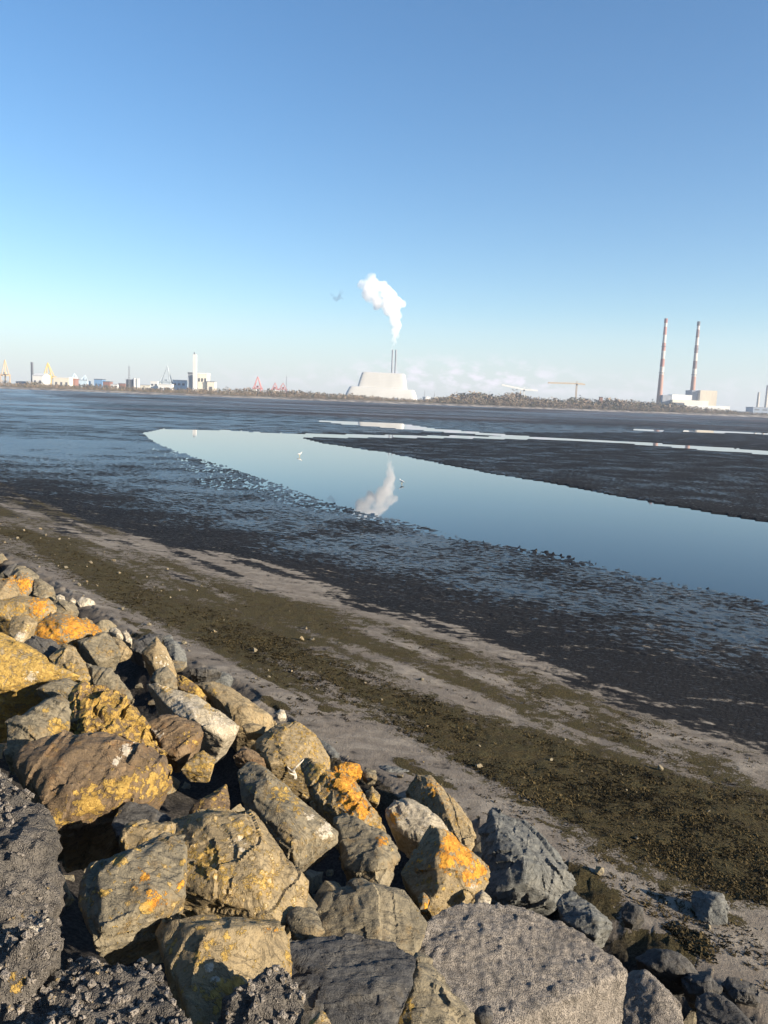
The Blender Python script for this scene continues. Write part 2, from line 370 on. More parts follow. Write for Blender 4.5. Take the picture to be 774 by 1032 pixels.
def finish_rock(me, size, seed, vox, base, blobs, rough=1., strat=1., gran=0.):
    tmp = bpy.data.objects.new('tmp', me); COL.objects.link(tmp)
    md = tmp.modifiers.new('r', 'REMESH'); md.mode = 'VOXEL'; md.voxel_size = vox; md.adaptivity = 0
    dg = bpy.context.evaluated_depsgraph_get(); ev = tmp.evaluated_get(dg)
    out = bpy.data.meshes.new_from_object(ev); bpy.data.objects.remove(tmp)
    nv = len(out.vertices); co = np.empty(nv*3, np.float32); out.vertices.foreach_get('co', co); co = co.reshape(-1, 3).astype(float)
    no = np.empty(nv*3, np.float32); out.vertices.foreach_get('normal', no); no = no.reshape(-1, 3).astype(float)
    q = co/size; rs = np.random.default_rng(seed); off = rs.uniform(-50, 50, 3)
    d = .014*fbm(q*2.0+off, 3, seed) + .008*fbm(q*7+off, 4, seed+7)
    A = rs.normal(size=(3, 3)); A[0] /= np.linalg.norm(A[0]); A[1] -= (A[1]@A[0])*A[0]; A[1] /= np.linalg.norm(A[1]); A[2] = np.cross(A[0], A[1]); A[2] += .35*A[0]
    fr = rs.uniform([6.5, 2.6, 2.2], [9.5, 4.0, 3.4])*strat**.35
    T = q@A.T*fr + .22*np.stack([fbm(q*3+off+5*k, 3, seed+k) for k in range(3)], 1)*np.array([1.6, 1, 1])
    Ti = np.floor(T).astype(np.int64); blk = _h(Ti[:, 0], Ti[:, 1], Ti[:, 2], seed+11)
    lay = _h(Ti[:, 0], Ti[:, 0]*0, Ti[:, 0]*0, seed+13)
    d += .022*strat*(blk-.5)*(fbm(q*1.5+off, 2, seed+17) > -.18) + .022*strat*(lay-.5)
    T2 = (q@A.T)*fr*np.array([2.6, 1.9, 2.1]) + .3*fbm(q*6+off, 2, seed+19)[:, None]
    T2 = np.floor(T2).astype(np.int64); d += .010*strat*(_h(T2[:, 0], T2[:, 1], T2[:, 2], seed+23)-.5)
    # a few shallow broken-off flats
    cc = q.mean(0); ext = np.linalg.norm(q-cc, axis=1)
    for _ in range(3):
        u = rs.normal(size=3); u /= np.linalg.norm(u); s_ = (q-cc)@u; lim = s_.max()*rs.uniform(.78, .9)
        d -= np.clip(s_-lim, 0, .05)*.55*(fbm(q*3+off*u[0], 2, seed+29) > -.1)
    d *= rough*size
    d += .006*fbm(co*22+off, 3, seed+5)
    if gran: 
        gm_ = np.clip(fbm(co*3+off, 3, seed+31)*3+.6, .1, 1); gd, gv = worley(co*42+off, seed+6); d += gran*.007*gm_*(np.clip(1-gd*1.2, 0, 1))*gv**2
        rg_ = np.clip(1-np.abs(fbm(co*9+off, 4, seed+8))*2, .35, 1); d += gran*(.016*rg_*gm_ + .010*fbm(co*30+off, 3, seed+9))
    co2 = co + no*d[:, None]
    out.vertices.foreach_set('co', co2.astype(np.float32).ravel())
    px, py = project(co2)
    ln = np.tile(np.array(base, float), (nv, 1))
    for (bx, by, br, ty, s) in blobs:
        w = s*np.exp(-(((px-bx)**2 + (py-by)**2)/(br*br))**1.2)
        k = 'oyw'.index(ty); ln[:, k] = np.maximum(ln[:, k], w)
    at = out.color_attributes.new('lichen', 'FLOAT_COLOR', 'POINT')
    at.data.foreach_set('color', np.concatenate([ln, np.ones((nv, 1))], 1).astype(np.float32).ravel())
    out.polygons.foreach_set('use_smooth', np.ones(len(out.polygons), bool)); out.set_sharp_from_angle(angle=math.radians(38)); out.update()
    return out
ROCKN = 0
def rdp(P, eps):
    P = [np.array(p) for p in P]; n = len(P)
    def seg(a, b):
        i = [k % n for k in range(a+1, b if b > a else b+n)]
        if not i: return []
        A, B = P[a % n], P[b % n]; L = max(np.linalg.norm(B-A), 1e-6)
        ds = [abs((B-A)[0]*(P[k]-A)[1]-(B-A)[1]*(P[k]-A)[0])/L for k in i]; m = int(np.argmax(ds))
        if ds[m] < eps: return []
        k = a+1+m; return seg(a, k) + [k % n] + seg(k, b if b > a else b+n)
    far = int(np.argmax([np.linalg.norm(p-P[0]) for p in P]))
    return sorted(set([0, far] + seg(0, far) + seg(far, n)))
def rock(label, tone, out, ridge=(), base=(0, 0, 0), blobs=(), up=.55, thick=.55, off=.0, push=0., chips=2, rough=1., strat=1., name='boulder', cat='boulder', group='boulders of the rock armour', pos=None):
    """out: outline of the visible stone in photo pixels; ridge: (px,py,h) corners that stand out of it."""
    global ROCKN; ROCKN += 1; rnd = random.Random(ROCKN*13+5)
    hs = [p[2] if len(p) > 2 else 0 for p in out]; out = np.array([p[:2] for p in out], float); c = out.mean(0); out = c + (out-c)*1.05
    Pc, t = hit_pile(c[0], c[1], off) if pos is None else pos
    d = ray(*c); t = t + push; Pc = np.array([0, 0, HC]) + d*t
    span = max(np.ptp(out[:, 0]), np.ptp(out[:, 1])); size = span/F*t
    n = -d*(1-up) + np.array([0, 0, 1])*up; n /= np.linalg.norm(n)
    pts = []
    def onplane(px, py):
        r = ray(px, py); k = (Pc-np.array([0, 0, HC]))@n/(r@n); k = np.clip(k, t*.7, t*1.4); return np.array([0, 0, HC]) + r*k
    if len(out) > 6:
        hs2 = list(hs); keep = rdp([tuple(p) for p in out], .042*span); out = out[keep]; hs = [hs2[k] for k in keep]
    for k, p in enumerate(out):
        q = onplane(*p); pts.append(q - ray(*p)*hs[k]*size)
    for (px, py, h) in ridge:
        q = onplane(px, py); r = ray(px, py); pts.append(q - r*h*1.35*size)
    for p in out:
        p2 = c + (p-c)*.72; q = onplane(*p2); bk = (-n*.75 + d*.25 + np.array([0, 0, -.5])); bk /= np.linalg.norm(bk)
        pts.append(q + bk*thick*size)
    pts = np.array(pts); org = pts.mean(0)
    gr = tone in ('conc', 'warm', 'rub')
    if gr: strat = .2
    vox = max(size/(84 if span > 80 else 56), .008) if not gr else max(size/80, .011)
    me = hull_mesh([tuple(p) for p in pts], chips+1, rnd, size, tuple(-d*.8+np.array([0, 0, .4])))
    me = finish_rock(me, size, ROCKN, vox, base, blobs, rough, strat, (2.6 if tone == 'rub' else 1.) if gr else 0.)
    me.transform(Matrix.Translation(-Vector(org))); me.name = name
    o = link(name, me, M[tone]); o.location = org; tag(o, label, cat, group); return o
R = rock
# --- far left end of the bank, along the sand
R('small dark stone at the far tip of the boulder bank, beside pale sand', 'dark', [(3,577),(9,570),(16,567),(17,572),(8,580)], [(12,572,.1)])
R('rounded grey boulder with an orange lichen face near the far tip of the bank', 'grey', [(8,582),(12,575),(17,570),(25,571),(39,581),(35,599),(23,602),(12,596)], [(20,577,.2),(33,584,.2)], blobs=[(25,589,9,'o',1.),(13,584,6,'o',.7)])
R('tan boulder with a white lichen spot beside the orange-faced boulder', 'tan', [(-14,586),(0,580),(14,582),(19,596),(13,606),(0,607),(-14,604)], [(4,590,.2)], blobs=[(6,608,4,'w',.9),(10,587,8,'o',.5)])
R('small grey-green stone between the orange-faced boulder and the sand', 'grey', [(35,584),(41,584),(54,592),(57,603),(44,604),(34,599)], [(46,592,.2)])
R('long slab with yellow and orange lichen below the far tip boulders', 'tan', [(-10,606),(4,602),(20,600),(36,602),(48,603),(56,612),(54,619),(39,622),(28,627),(12,620),(-8,616)], [(20,608,.15),(46,609,.15)], base=(.1,.45,0), blobs=[(40,612,12,'o',.9),(22,612,12,'y',.6)])
R('narrow tan stone wedged under the yellow slab, whitish at its foot', 'tan', [(12,621),(31,620),(37,628),(30,636),(22,648),(15,646),(8,634)], [(22,628,.2)], base=(0,.25,.1), blobs=[(20,643,7,'w',.9)])
R('flat grey stone between the yellow slab and the white stones', 'grey', [(49,605),(62,604),(75,608),(79,617),(66,622),(55,616)], [(66,611,.15)])
R('smaller white stone lying at the edge of the sand', 'pale', [(56,601),(60,599),(65,601),(66,606),(59,607)], [(61,602,.2)], base=(0,0,.6), chips=2)
R('tiny pale stone beside the big white stone', 'pale', [(69,605),(73,602),(77,605),(74,608)], [(73,604,.2)], base=(0,0,.4), chips=2)
R('bright white stone on the sand edge past the orange slab', 'pale', [(77,607),(82,602),(88,602),(94,606),(98,611),(95,614),(82,612)], [(86,605,.2)], base=(0,0,.9))
R('broad slab covered in bright orange lichen', 'tan', [(32,633),(45,627),(57,617),(74,620),(92,625),(106,635),(98,640),(81,645),(66,646),(47,643),(33,640)], [(50,632,.13),(72,627,.15),(90,633,.13)], base=(.35,.2,0), blobs=[(48,637,16,'o',1.),(75,632,16,'o',1.),(92,634,14,'o',.9)], up=.7)
R('small brown pointed stone perched on the orange slab', 'brown', [(45,628),(51,616),(60,629),(54,632)], [(51,624,.2)], chips=2, push=-.25)
R('olive grey block with a flat sunlit face below the orange slab', 'grey', [(79,646),(105,636),(116,645),(121,660),(98,667),(84,653)], [(87,649,.12),(104,641,.1),(116,654,.1)], base=(0,.12,0))
R('pale tan stone leaning against the olive grey block', 'tan', [(113,641),(120,643),(128,650),(134,656),(119,662),(115,652)], [(121,650,.15)])
R('small whitish stone behind the pale tan stone', 'pale', [(109,634),(116,632),(124,638),(127,645),(118,643)], [(117,637,.2)], base=(0,0,.4))
R('small pale stone catching sun beside the dark tipped slab', 'pale', [(122,637),(127,635),(133,643),(133,649),(127,646)], [(127,640,.2)], base=(0,0,.4))
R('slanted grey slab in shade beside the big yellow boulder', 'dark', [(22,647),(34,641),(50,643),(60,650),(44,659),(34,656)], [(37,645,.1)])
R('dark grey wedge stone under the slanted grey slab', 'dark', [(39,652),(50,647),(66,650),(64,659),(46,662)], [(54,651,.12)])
R('big boulder crusted with yellow lichen at the edge of the picture', 'tan', [(-70,632),(-30,630),(0,636),(23,650),(48,665),(64,674),(79,681),(60,686),(39,688),(10,690),(-30,694),(-70,690)], [(0,644,.1),(25,656,.12),(50,670,.1),(-30,640,.1)], base=(0,.85,0), blobs=[(14,650,18,'y',1.),(40,668,16,'y',1.),(32,682,7,'w',.8)])
R('tan boulder with sloping shoulders below the olive grey block', 'tan', [(49,662),(64,649),(76,653),(84,665),(92,677),(97,692),(80,686),(63,678)], [(64,655,.12),(80,672,.14)], base=(0,.3,0))
R('smooth grey wedge between the tan shouldered boulder and black gap', 'grey', [(87,668),(100,670),(114,675),(126,688),(135,703),(122,704),(107,700),(95,690)], [(95,674,.15),(118,686,.15)], rough=.8)
R('grey boulder half in shade above the small yellow-spotted boulder', 'grey', [(38,694),(50,686),(66,683),(80,688),(84,697),(74,706),(58,704)], [(56,691,.15),(72,692,.12)], base=(0,.15,0))
R('tall yellow boulder with deep vertical ridges', 'brown', [(66,738),(66,716),(70,702),(84,690),(100,696),(118,701),(132,706),(147,722),(160,741),(172,761),(164,768),(148,756),(112,746)], [(84,694,.1),(88,735,.2),(104,703,.14),(130,714,.14),(150,738,.14)], base=(0,.7,0), blobs=[(98,710,18,'y',1.),(125,722,20,'y',1.),(150,742,16,'y',1.),(92,700,8,'o',.4)], strat=3.5, rough=1.3)
R('grey boulder with one bright yellow lichen patch', 'grey', [(4,757),(6,738),(8,727),(24,717),(37,709),(60,700),(69,708),(67,737),(50,742),(35,748),(13,759)], [(38,713,.12),(36,744,.12),(62,708,.1),(12,732,.1)], base=(0,.08,0), blobs=[(59,732,8,'y',1.3),(47,716,4,'y',.7)], rough=1.2)
R('large dark brown slab with a yellow sunlit lower edge', 'brown', [(12,760),(40,747),(66,738),(101,740),(136,746),(152,752),(166,764),(176,777),(171,791),(147,808),(124,804),(97,820),(75,824),(51,835),(34,806)], [(58,824,.12),(78,797,.2),(108,776,.24),(126,757,.2)], base=(0,.08,0), strat=1.1, blobs=[(90,808,18,'y',.9),(120,795,18,'y',.9),(155,788,20,'y',.95),(60,826,12,'y',.7),(128,757,6,'w',1.),(118,768,5,'w',.9),(140,748,5,'w',.7)], up=.45, chips=3)
R('large gravelly lump of old concrete beside the brown slab, shadow put into its tone', 'rub', [(-70,752),(-30,744),(0,766),(13,778),(27,799),(42,816),(52,840),(62,880),(45,925),(0,945),(-70,945)], [(0,785,.03),(35,822,.04),(20,870,.05)], up=.88, chips=3, thick=.35)
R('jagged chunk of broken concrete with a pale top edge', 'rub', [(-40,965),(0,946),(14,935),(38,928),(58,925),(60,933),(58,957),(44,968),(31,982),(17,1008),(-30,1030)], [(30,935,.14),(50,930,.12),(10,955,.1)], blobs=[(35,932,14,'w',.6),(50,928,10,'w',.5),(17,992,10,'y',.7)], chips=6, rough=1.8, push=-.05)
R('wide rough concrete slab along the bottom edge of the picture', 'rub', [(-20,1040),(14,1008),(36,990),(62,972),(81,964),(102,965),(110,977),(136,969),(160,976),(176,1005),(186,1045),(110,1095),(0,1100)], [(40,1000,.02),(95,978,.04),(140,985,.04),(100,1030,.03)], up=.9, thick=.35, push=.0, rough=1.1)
R('grey boulder dotted with orange and yellow lichen clusters', 'grey', [(81,912),(83,890),(94,872),(120,864),(146,850),(172,837),(188,840),(191,858),(190,880),(187,902),(170,919),(142,927),(99,950),(94,934)], [(104,935,.14),(100,880,.13),(150,862,.12),(182,850,.1),(180,896,.15),(140,915,.16)], base=(.06,.2,.08), blobs=[(143,884,10,'o',.8),(157,905,11,'o',.85),(148,915,9,'y',1.),(120,868,8,'y',.9),(138,860,8,'y',.8),(104,900,9,'y',.7),(182,892,5,'o',.9),(184,868,6,'y',.8)], rough=1.1, strat=1.2, push=-.12)
R('large weathered boulder with yellow streaks down its front', 'tan', [(150,872),(168,838),(190,824),(211,815),(249,815),(257,826),(272,846),(288,864),(305,888),(303,912),(288,931),(270,930),(250,922),(230,911),(205,902),(178,904)], [(212,822,.14),(246,822,.14),(215,850,.16),(262,855,.16),(292,886,.13),(262,908,.2),(206,892,.12)], base=(0,.3,.12), blobs=[(207,870,22,'y',.9),(245,835,18,'y',.65),(240,850,9,'w',.6),(262,890,22,'y',.6),(297,885,7,'w',.6),(225,880,16,'y',.7)], rough=1., strat=1.3)
R('small tan-topped stone with a hollow behind the lichen-dotted boulder', 'tan', [(119,838),(128,829),(146,826),(166,827),(180,828),(172,840),(150,850),(132,861),(124,855)], [(142,833,.12),(165,832,.1)], base=(0,.25,0), rough=1.6)
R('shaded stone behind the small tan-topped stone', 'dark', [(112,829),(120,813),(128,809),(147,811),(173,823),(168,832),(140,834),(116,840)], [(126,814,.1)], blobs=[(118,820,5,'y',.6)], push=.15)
R('brownish triangular stone behind the large weathered boulder', 'brown', [(188,813),(206,803),(228,790),(233,815),(222,822),(203,822)], [(222,797,.12),(205,812,.1)], base=(0,.4,0), push=.1)
R('small yellow stone sunk in the black gap', 'tan', [(183,774),(196,761),(205,757),(217,765),(213,777),(198,776)], [(204,763,.15)], base=(0,.55,0), off=-.12)
R('large pointed grey slab like a diamond with a pale sunlit edge', 'grey', [(240,778),(241,768),(250,762),(266,773),(288,793),(313,815),(338,838),(337,847),(318,860),(298,873),(272,852),(248,819)], [(243,779,.1),(270,788,.12),(300,815,.14),(334,842,.08),(292,846,.2),(258,812,.14)], base=(0,.12,0), blobs=[(283,799,12,'y',.8),(298,812,9,'y',.7),(329,836,9,'w',.8),(312,824,7,'w',.6),(250,790,14,'y',.3)], chips=2, up=.4, thick=.4)
R('small broken brown stone at the head of the pointed slab', 'brown', [(235,761),(246,752),(256,756),(266,765),(268,773),(250,768)], [(250,757,.15)], rough=1.6)
R('rounded tan boulder with a flat top beside the sand', 'tan', [(254,750),(260,742),(280,731),(298,727),(315,738),(322,746),(335,763),(334,777),(316,768),(304,765),(275,777),(265,767)], [(264,747,.1),(297,733,.12),(313,745,.14),(272,770,.16),(300,758,.2)], base=(0,.32,0), thick=.7, up=.5)
R('small blue-grey stone tucked behind the rounded tan boulder', 'blue', [(318,741),(335,752),(347,766),(345,770),(334,769)], [(335,758,.14)], push=.1)
R('long brown-fronted boulder lying at the edge of the sand', 'tan', [(199,690),(214,686),(232,692),(250,702),(268,716),(280,726),(272,737),(256,733),(238,731),(222,713),(208,701)], [(222,707,.14),(262,722,.14),(212,692,.08)], base=(0,.05,0), blobs=[(214,694,8,'y',.3)])
R('thin tan stone in the gap under the brown-fronted boulder', 'tan', [(244,731),(256,728),(268,733),(266,738),(248,737)], [(256,731,.12)], push=-.1)
R('small bright white stone on the sand by the rounded tan boulder', 'pale', [(278,719),(282,714),(287,716),(289,723),(281,724)], [(283,717,.2)], base=(0,0,.8), chips=2, off=.1)
R('pale leaf-shaped boulder with white and yellow lichen', 'pale', [(149,687),(152,684),(165,690),(184,697),(201,702),(217,712),(228,721),(238,731),(236,738),(224,744),(208,739),(190,731),(178,725),(166,712)], [(166,695,.1),(200,710,.14),(232,732,.08),(205,730,.16),(176,712,.12)], base=(0,.2,.22), blobs=[(168,692,9,'y',.9),(190,700,9,'y',.8),(212,712,10,'y',.8),(185,714,18,'w',.8),(218,732,16,'w',.7)], chips=2, thick=.5, rough=.8)
R('upright boulder with a sunlit sharp edge', 'tan', [(143,657),(150,648),(158,642),(168,654),(174,668),(179,682),(179,694),(162,691),(150,672)], [(157,658,.18),(160,675,.22),(170,670,.12)], blobs=[(166,665,9,'w',.45)], up=.3, rough=.8)
R('dark tipped slab lying across the top of the upright boulder', 'dark', [(128,649),(140,643),(150,638),(164,640),(159,652),(146,658),(134,654)], [(150,643,.1)], up=.7)
R('small stone with a yellow shoulder under the upright boulder', 'grey', [(150,683),(157,674),(168,671),(178,683),(179,693),(164,692)], [(165,677,.15)], push=-.1)
R('blue-grey boulder standing behind the upright boulder', 'blue', [(164,642),(172,641),(185,655),(190,668),(187,676),(176,678),(168,660)], [(178,652,.15),(180,668,.15)], push=.2)
R('narrow strip of stone edged with yellow lichen', 'brown', [(178,678),(184,680),(196,688),(209,700),(200,703),(188,698),(179,692)], [(188,684,.1),(200,695,.1)], blobs=[(188,684,8,'y',1.),(202,696,9,'y',1.)], base=(0,.3,0))
R('low grey slab half buried in the sand', 'blue', [(214,681),(224,676),(236,682),(230,691),(216,689)], [(226,680,.1)], off=.05)
R('flat dark shape put in for the shadow on the sand beside the low grey slab', 'dark', [(190,673),(204,674),(216,673),(224,675),(208,681),(194,679)], [(208,675,.08)], up=.25, off=.09, thick=.8)  # dark stone shape built where a shadow lies on the sand
R('boulder with a reddish hollow below the pale leaf-shaped boulder', 'brown', [(150,728),(168,721),(184,723),(200,729),(205,738),(198,746),(190,757),(178,762),(165,756),(157,740)], [(168,727,.1),(183,745,.18),(195,737,.14)], blobs=[(158,740,6,'w',.6),(190,742,12,'y',.35)], rough=1.2)
R('large boulder with a brilliant orange lichen ridge', 'tan', [(303,762),(313,764),(331,774),(342,777),(357,787),(371,803),(382,821),(392,841),(380,838),(360,832),(340,829),(327,818),(317,806),(313,783)], [(322,780,.16),(340,788,.16),(360,806,.16),(382,832,.1),(330,808,.2),(352,822,.2)], base=(.1,.35,0), blobs=[(345,790,14,'o',1.2),(356,805,14,'o',1.2),(366,818,10,'o',1.),(320,778,14,'y',.9),(340,782,9,'o',.9)], rough=1.2)
R('knobbly grey boulder with a small orange spot', 'grey', [(338,824),(350,819),(378,834),(390,842),(399,855),(401,863),(390,882),(384,892),(362,890),(346,872),(343,850)], [(352,828,.14),(380,843,.16),(394,860,.1),(370,875,.22),(352,858,.14)], base=(0,.1,.08), blobs=[(384,848,6,'o',.9),(392,852,6,'y',.6)], rough=1.8)
R('small round yellow-tinged stone beside the orange ridge boulder', 'tan', [(368,797),(375,792),(383,801),(381,810),(372,806)], [(375,798,.2)], base=(0,.5,0))
R('flat thin stone coated in orange lichen by the sand', 'tan', [(337,772),(350,768),(363,770),(366,777),(352,779),(339,777)], [(352,771,.1)], base=(.9,.2,0), up=.7, chips=2)
R('small grey stone on the sand, dark on one side', 'blue', [(378,775),(388,771),(398,772),(411,777),(412,790),(403,796),(390,791),(379,784)], [(393,775,.14),(402,788,.12)], push=.1)
R('small rubble stone between the thin orange stone and the grey stone', 'grey', [(363,779),(369,774),(379,776),(380,785),(370,786)], [(371,777,.2)])
R('arched brown boulder leaning over the pale boulder', 'tan', [(409,792),(418,781),(434,783),(446,793),(460,808),(474,826),(478,842),(475,858),(460,852),(436,832),(420,812)], [(434,789,.12),(455,818,.16),(470,842,.12),(425,800,.1)], base=(0,.15,0), blobs=[(434,796,10,'o',.55),(446,812,10,'o',.35),(470,845,9,'w',.2)], thick=.8)
R('pale rounded boulder with a yellow spot at one end', 'pale', [(389,817),(398,807),(412,805),(431,814),(445,825),(453,838),(450,852),(432,852),(412,844),(397,834)], [(400,813,.14),(430,822,.16),(440,838,.12),(405,828,.14)], base=(0,.1,.25), blobs=[(397,824,7,'y',1.),(398,825,5,'o',.8)], chips=2, rough=.7)
R('peaked boulder with one vivid orange side and one brown side', 'tan', [(405,879),(411,868),(418,858),(425,842),(433,831),(443,832),(453,840),(474,858),(490,872),(492,881),(487,893),(466,910),(436,923),(425,912)], [(442,836,.12),(447,862,.22),(450,885,.24),(430,916,.12),(480,876,.1),(478,888,.12)], base=(0,.22,0), blobs=[(455,850,11,'o',1.4),(468,864,11,'o',1.4),(483,876,9,'o',1.3),(450,868,11,'o',1.1),(425,868,16,'o',.42),(474,882,9,'o',1.1),(476,893,5,'w',.6)], chips=1, up=.35)
R('large blue-grey boulder with a creased front beside the sand', 'blue', [(484,838),(488,822),(497,816),(507,818),(528,828),(547,843),(560,858),(567,872),(580,889),(570,900),(556,906),(545,899),(528,905),(510,908),(495,907),(486,893),(484,866)], [(497,822,.08),(503,845,.16),(505,880,.2),(545,862,.16),(572,886,.1),(530,880,.22),(520,845,.16)], rough=1.2, strat=1.6, up=.4, chips=3)
R('small pale stone wedged beside the peaked orange boulder', 'pale', [(478,902),(486,896),(496,905),(493,912),(479,910)], [(487,901,.2)], base=(0,.1,.3), chips=2)
R('small orange-tinted stone under the tip of the peaked boulder', 'tan', [(421,905),(427,899),(433,906),(431,917),(424,916)], [(427,906,.2)], base=(.4,.3,0), push=-.1)
R('split boulder with a black shaded face and pale edge by the weed', 'blue', [(562,914),(566,901),(575,896),(590,905),(609,921),(619,933),(600,944),(588,940),(570,928)], [(580,905,.08),(597,922,.12),(597,938,.1)])
block('huge block of gravelly concrete with a sandy sunlit front', 'conc', [(421, 958), (426, 938), (436, 922), (455, 912), (488, 908), (534, 917), (582, 938), (632, 977), (562, 1004), (500, 1038), (455, 1010), (432, 985)], 2.02, .62, (.20, -.06), seed=5)
R('curved concrete fragment next to the huge gravelly block', 'conc', [(628,988),(638,979),(650,977),(672,996),(687,1010),(690,1048),(640,1062),(628,1030)], [(650,983,.1),(676,1003,.1)], rough=.8, push=.1)
R('broad domed grey boulder crossed by the edge of a shadow', 'grey', [(316,928),(322,914),(330,900),(344,892),(363,887),(384,889),(406,899),(421,912),(429,930),(424,952),(410,978),(370,988),(320,972)], [(335,905,.08),(385,897,.1),(412,915,.1),(410,950,.1),(350,950,.08)], blobs=[(415,925,14,'y',.2)], rough=.8, up=.5)
R('small grey stone at the corner of the domed boulder', 'grey', [(289,922),(297,914),(317,915),(323,925),(327,938),(319,946),(303,948),(292,936)], [(300,920,.14),(318,934,.12)], push=-.05)
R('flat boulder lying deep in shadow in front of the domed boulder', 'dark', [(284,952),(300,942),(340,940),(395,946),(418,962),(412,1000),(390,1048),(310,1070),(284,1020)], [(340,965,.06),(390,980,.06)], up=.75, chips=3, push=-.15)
R('greenish grey boulder with yellow specks at the bottom edge', 'grey', [(372,1045),(388,1018),(403,990),(420,963),(434,968),(452,990),(476,1024),(486,1060),(440,1100),(385,1090)], [(420,972,.1),(415,1005,.12),(452,1005,.12),(440,1040,.16)], blobs=[(400,1026,18,'y',.8),(412,1012,8,'y',.5)], up=.55, push=-.1)
R('small yellow stone in the shadow at the bottom edge', 'tan', [(303,1040),(314,1026),(325,1015),(335,1032),(330,1050),(310,1055)], [(322,1024,.14)], base=(0,.6,0), push=-.3)
R('tall boulder with a dark side and a yellow-blotched sunlit front', 'tan', [(158,940),(170,921),(200,923),(228,930),(250,929),(272,925),(288,931),(292,980),(292,1050),(240,1085),(190,1060),(168,990)], [(172,926,.04),(213,940,.16),(206,985,.2),(200,1035,.22),(262,940,.12),(282,985,.08),(250,990,.14)], base=(0,.25,0), blobs=[(228,955,14,'y',.7),(232,1005,24,'y',.95),(240,990,9,'y',1.1),(212,975,6,'w',.9),(216,985,5,'w',.8),(272,940,10,'o',.35)], up=.3, rough=1.2)
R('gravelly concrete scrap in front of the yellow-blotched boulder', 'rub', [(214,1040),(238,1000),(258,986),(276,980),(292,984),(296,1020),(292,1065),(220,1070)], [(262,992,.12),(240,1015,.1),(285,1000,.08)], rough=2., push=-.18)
R('lone stone on the sand with its shaded side towards the bank', 'blue', [(697,905),(700,896),(712,897),(728,901),(734,914),(732,930),(719,934),(704,928)], [(722,905,.12),(722,924,.14)], up=.25, off=.09, thick=.8)
R('dark wet stone at the foot of the bank in the corner', 'dark', [(703,1006),(714,1000),(728,1004),(758,1026),(772,1045),(736,1062),(700,1054)], [(725,1010,.12),(745,1030,.1)], rough=1.3, up=.25, off=.09, thick=.8)
R('weedy dark stone above the corner stone', 'dark', [(726,990),(734,984),(753,986),(768,996),(764,1010),(742,1008)], [(745,990,.14)], blobs=[(748,992,9,'y',.25)], rough=1.5, up=.25, off=.09, thick=.8)
R('low flat stone among brown weed at the foot of the bank', 'dark', [(640,962),(652,955),(676,958),(700,970),(706,980),(680,982),(655,975)], [(675,964,.1)], rough=1.4, up=.25, off=.09, thick=.8)
R('small stone in the brown weed beside the split boulder', 'dark', [(626,915),(634,909),(648,915),(650,926),(638,930),(628,925)], [(638,915,.14)], rough=1.4, up=.25, off=.09, thick=.8)
R('knobbly dark stone between the weed patch and the corner stones', 'dark', [(686,985),(700,978),(718,983),(728,996),(716,1006),(694,1000)], [(708,986,.14)], rough=1.6, up=.25, off=.09, thick=.8)
# boulders of the same bank standing outside the picture (they carry the pile on, and one throws its shadow in)
def extra(x, y, w, h, tone, label):
    z = float(pile(np.array(x), np.array(y))); rnd = random.Random(int(x*100+y*10)); pts = []
    for k in range(16):
        v = Vector((rnd.gauss(0, 1), rnd.gauss(0, 1), rnd.gauss(0, 1))).normalized(); pts.append((x+v.x*w*.55, y+v.y*w*.5, z-.25+(v.z+1)*.5*(h+.25)))
    P_ = np.array(pts); org = P_.mean(0); me = finish_rock(hull_mesh(pts, 3, rnd, w), w, int(w*97+h*31), .03, (0, .2, 0), []); me.transform(Matrix.Translation(-Vector(org))); me.name = 'boulder'
    o = link('boulder', me, M[tone]); o.location = org; tag(o, label, 'boulder', 'boulders of the rock armour')
extra(2.0, 1.5, .75, 1.15, 'grey', 'upright boulder whose shadow crosses the domed boulder')
for (x, y, w, h, t) in ((-2.3, 2.6, 1.1, .4, 'tan'), (-3.3, 3.9, 1.2, .5, 'grey'), (-4.6, 5.2, 1.3, .5, 'grey'), (-5.9, 6.7, 1.2, .55, 'tan'), (-7.4, 8.6, 1.2, .5, 'brown'), (-9., 11., 1.3, .5, 'grey'), (-8.4, 13.2, 1.1, .5, 'tan'), (-11., 14.4, 1.3, .5, 'grey'), (3.1, 1.6, 1., .5, 'grey'), (2.9, 2.9, .8, .4, 'blue'), (.9, 1.0, .9, .35, 'tan'), (-.5, 1.1, 1., .3, 'grey'), (-1.9, 1.4, 1.1, .3, 'conc')):
    extra(x, y, w, h, t, 'boulder of the same bank standing beyond the edge of the picture')
R('small rounded stone coloured dark for shade lying against the bottom of the gravelly block', 'dark', [(477,1024),(481,1016),(489,1013),(496,1018),(497,1028),(486,1032)], [(488,1018,.2)], push=-.35, up=.3)  # stone lying in shadow, its shade put into the dark tone
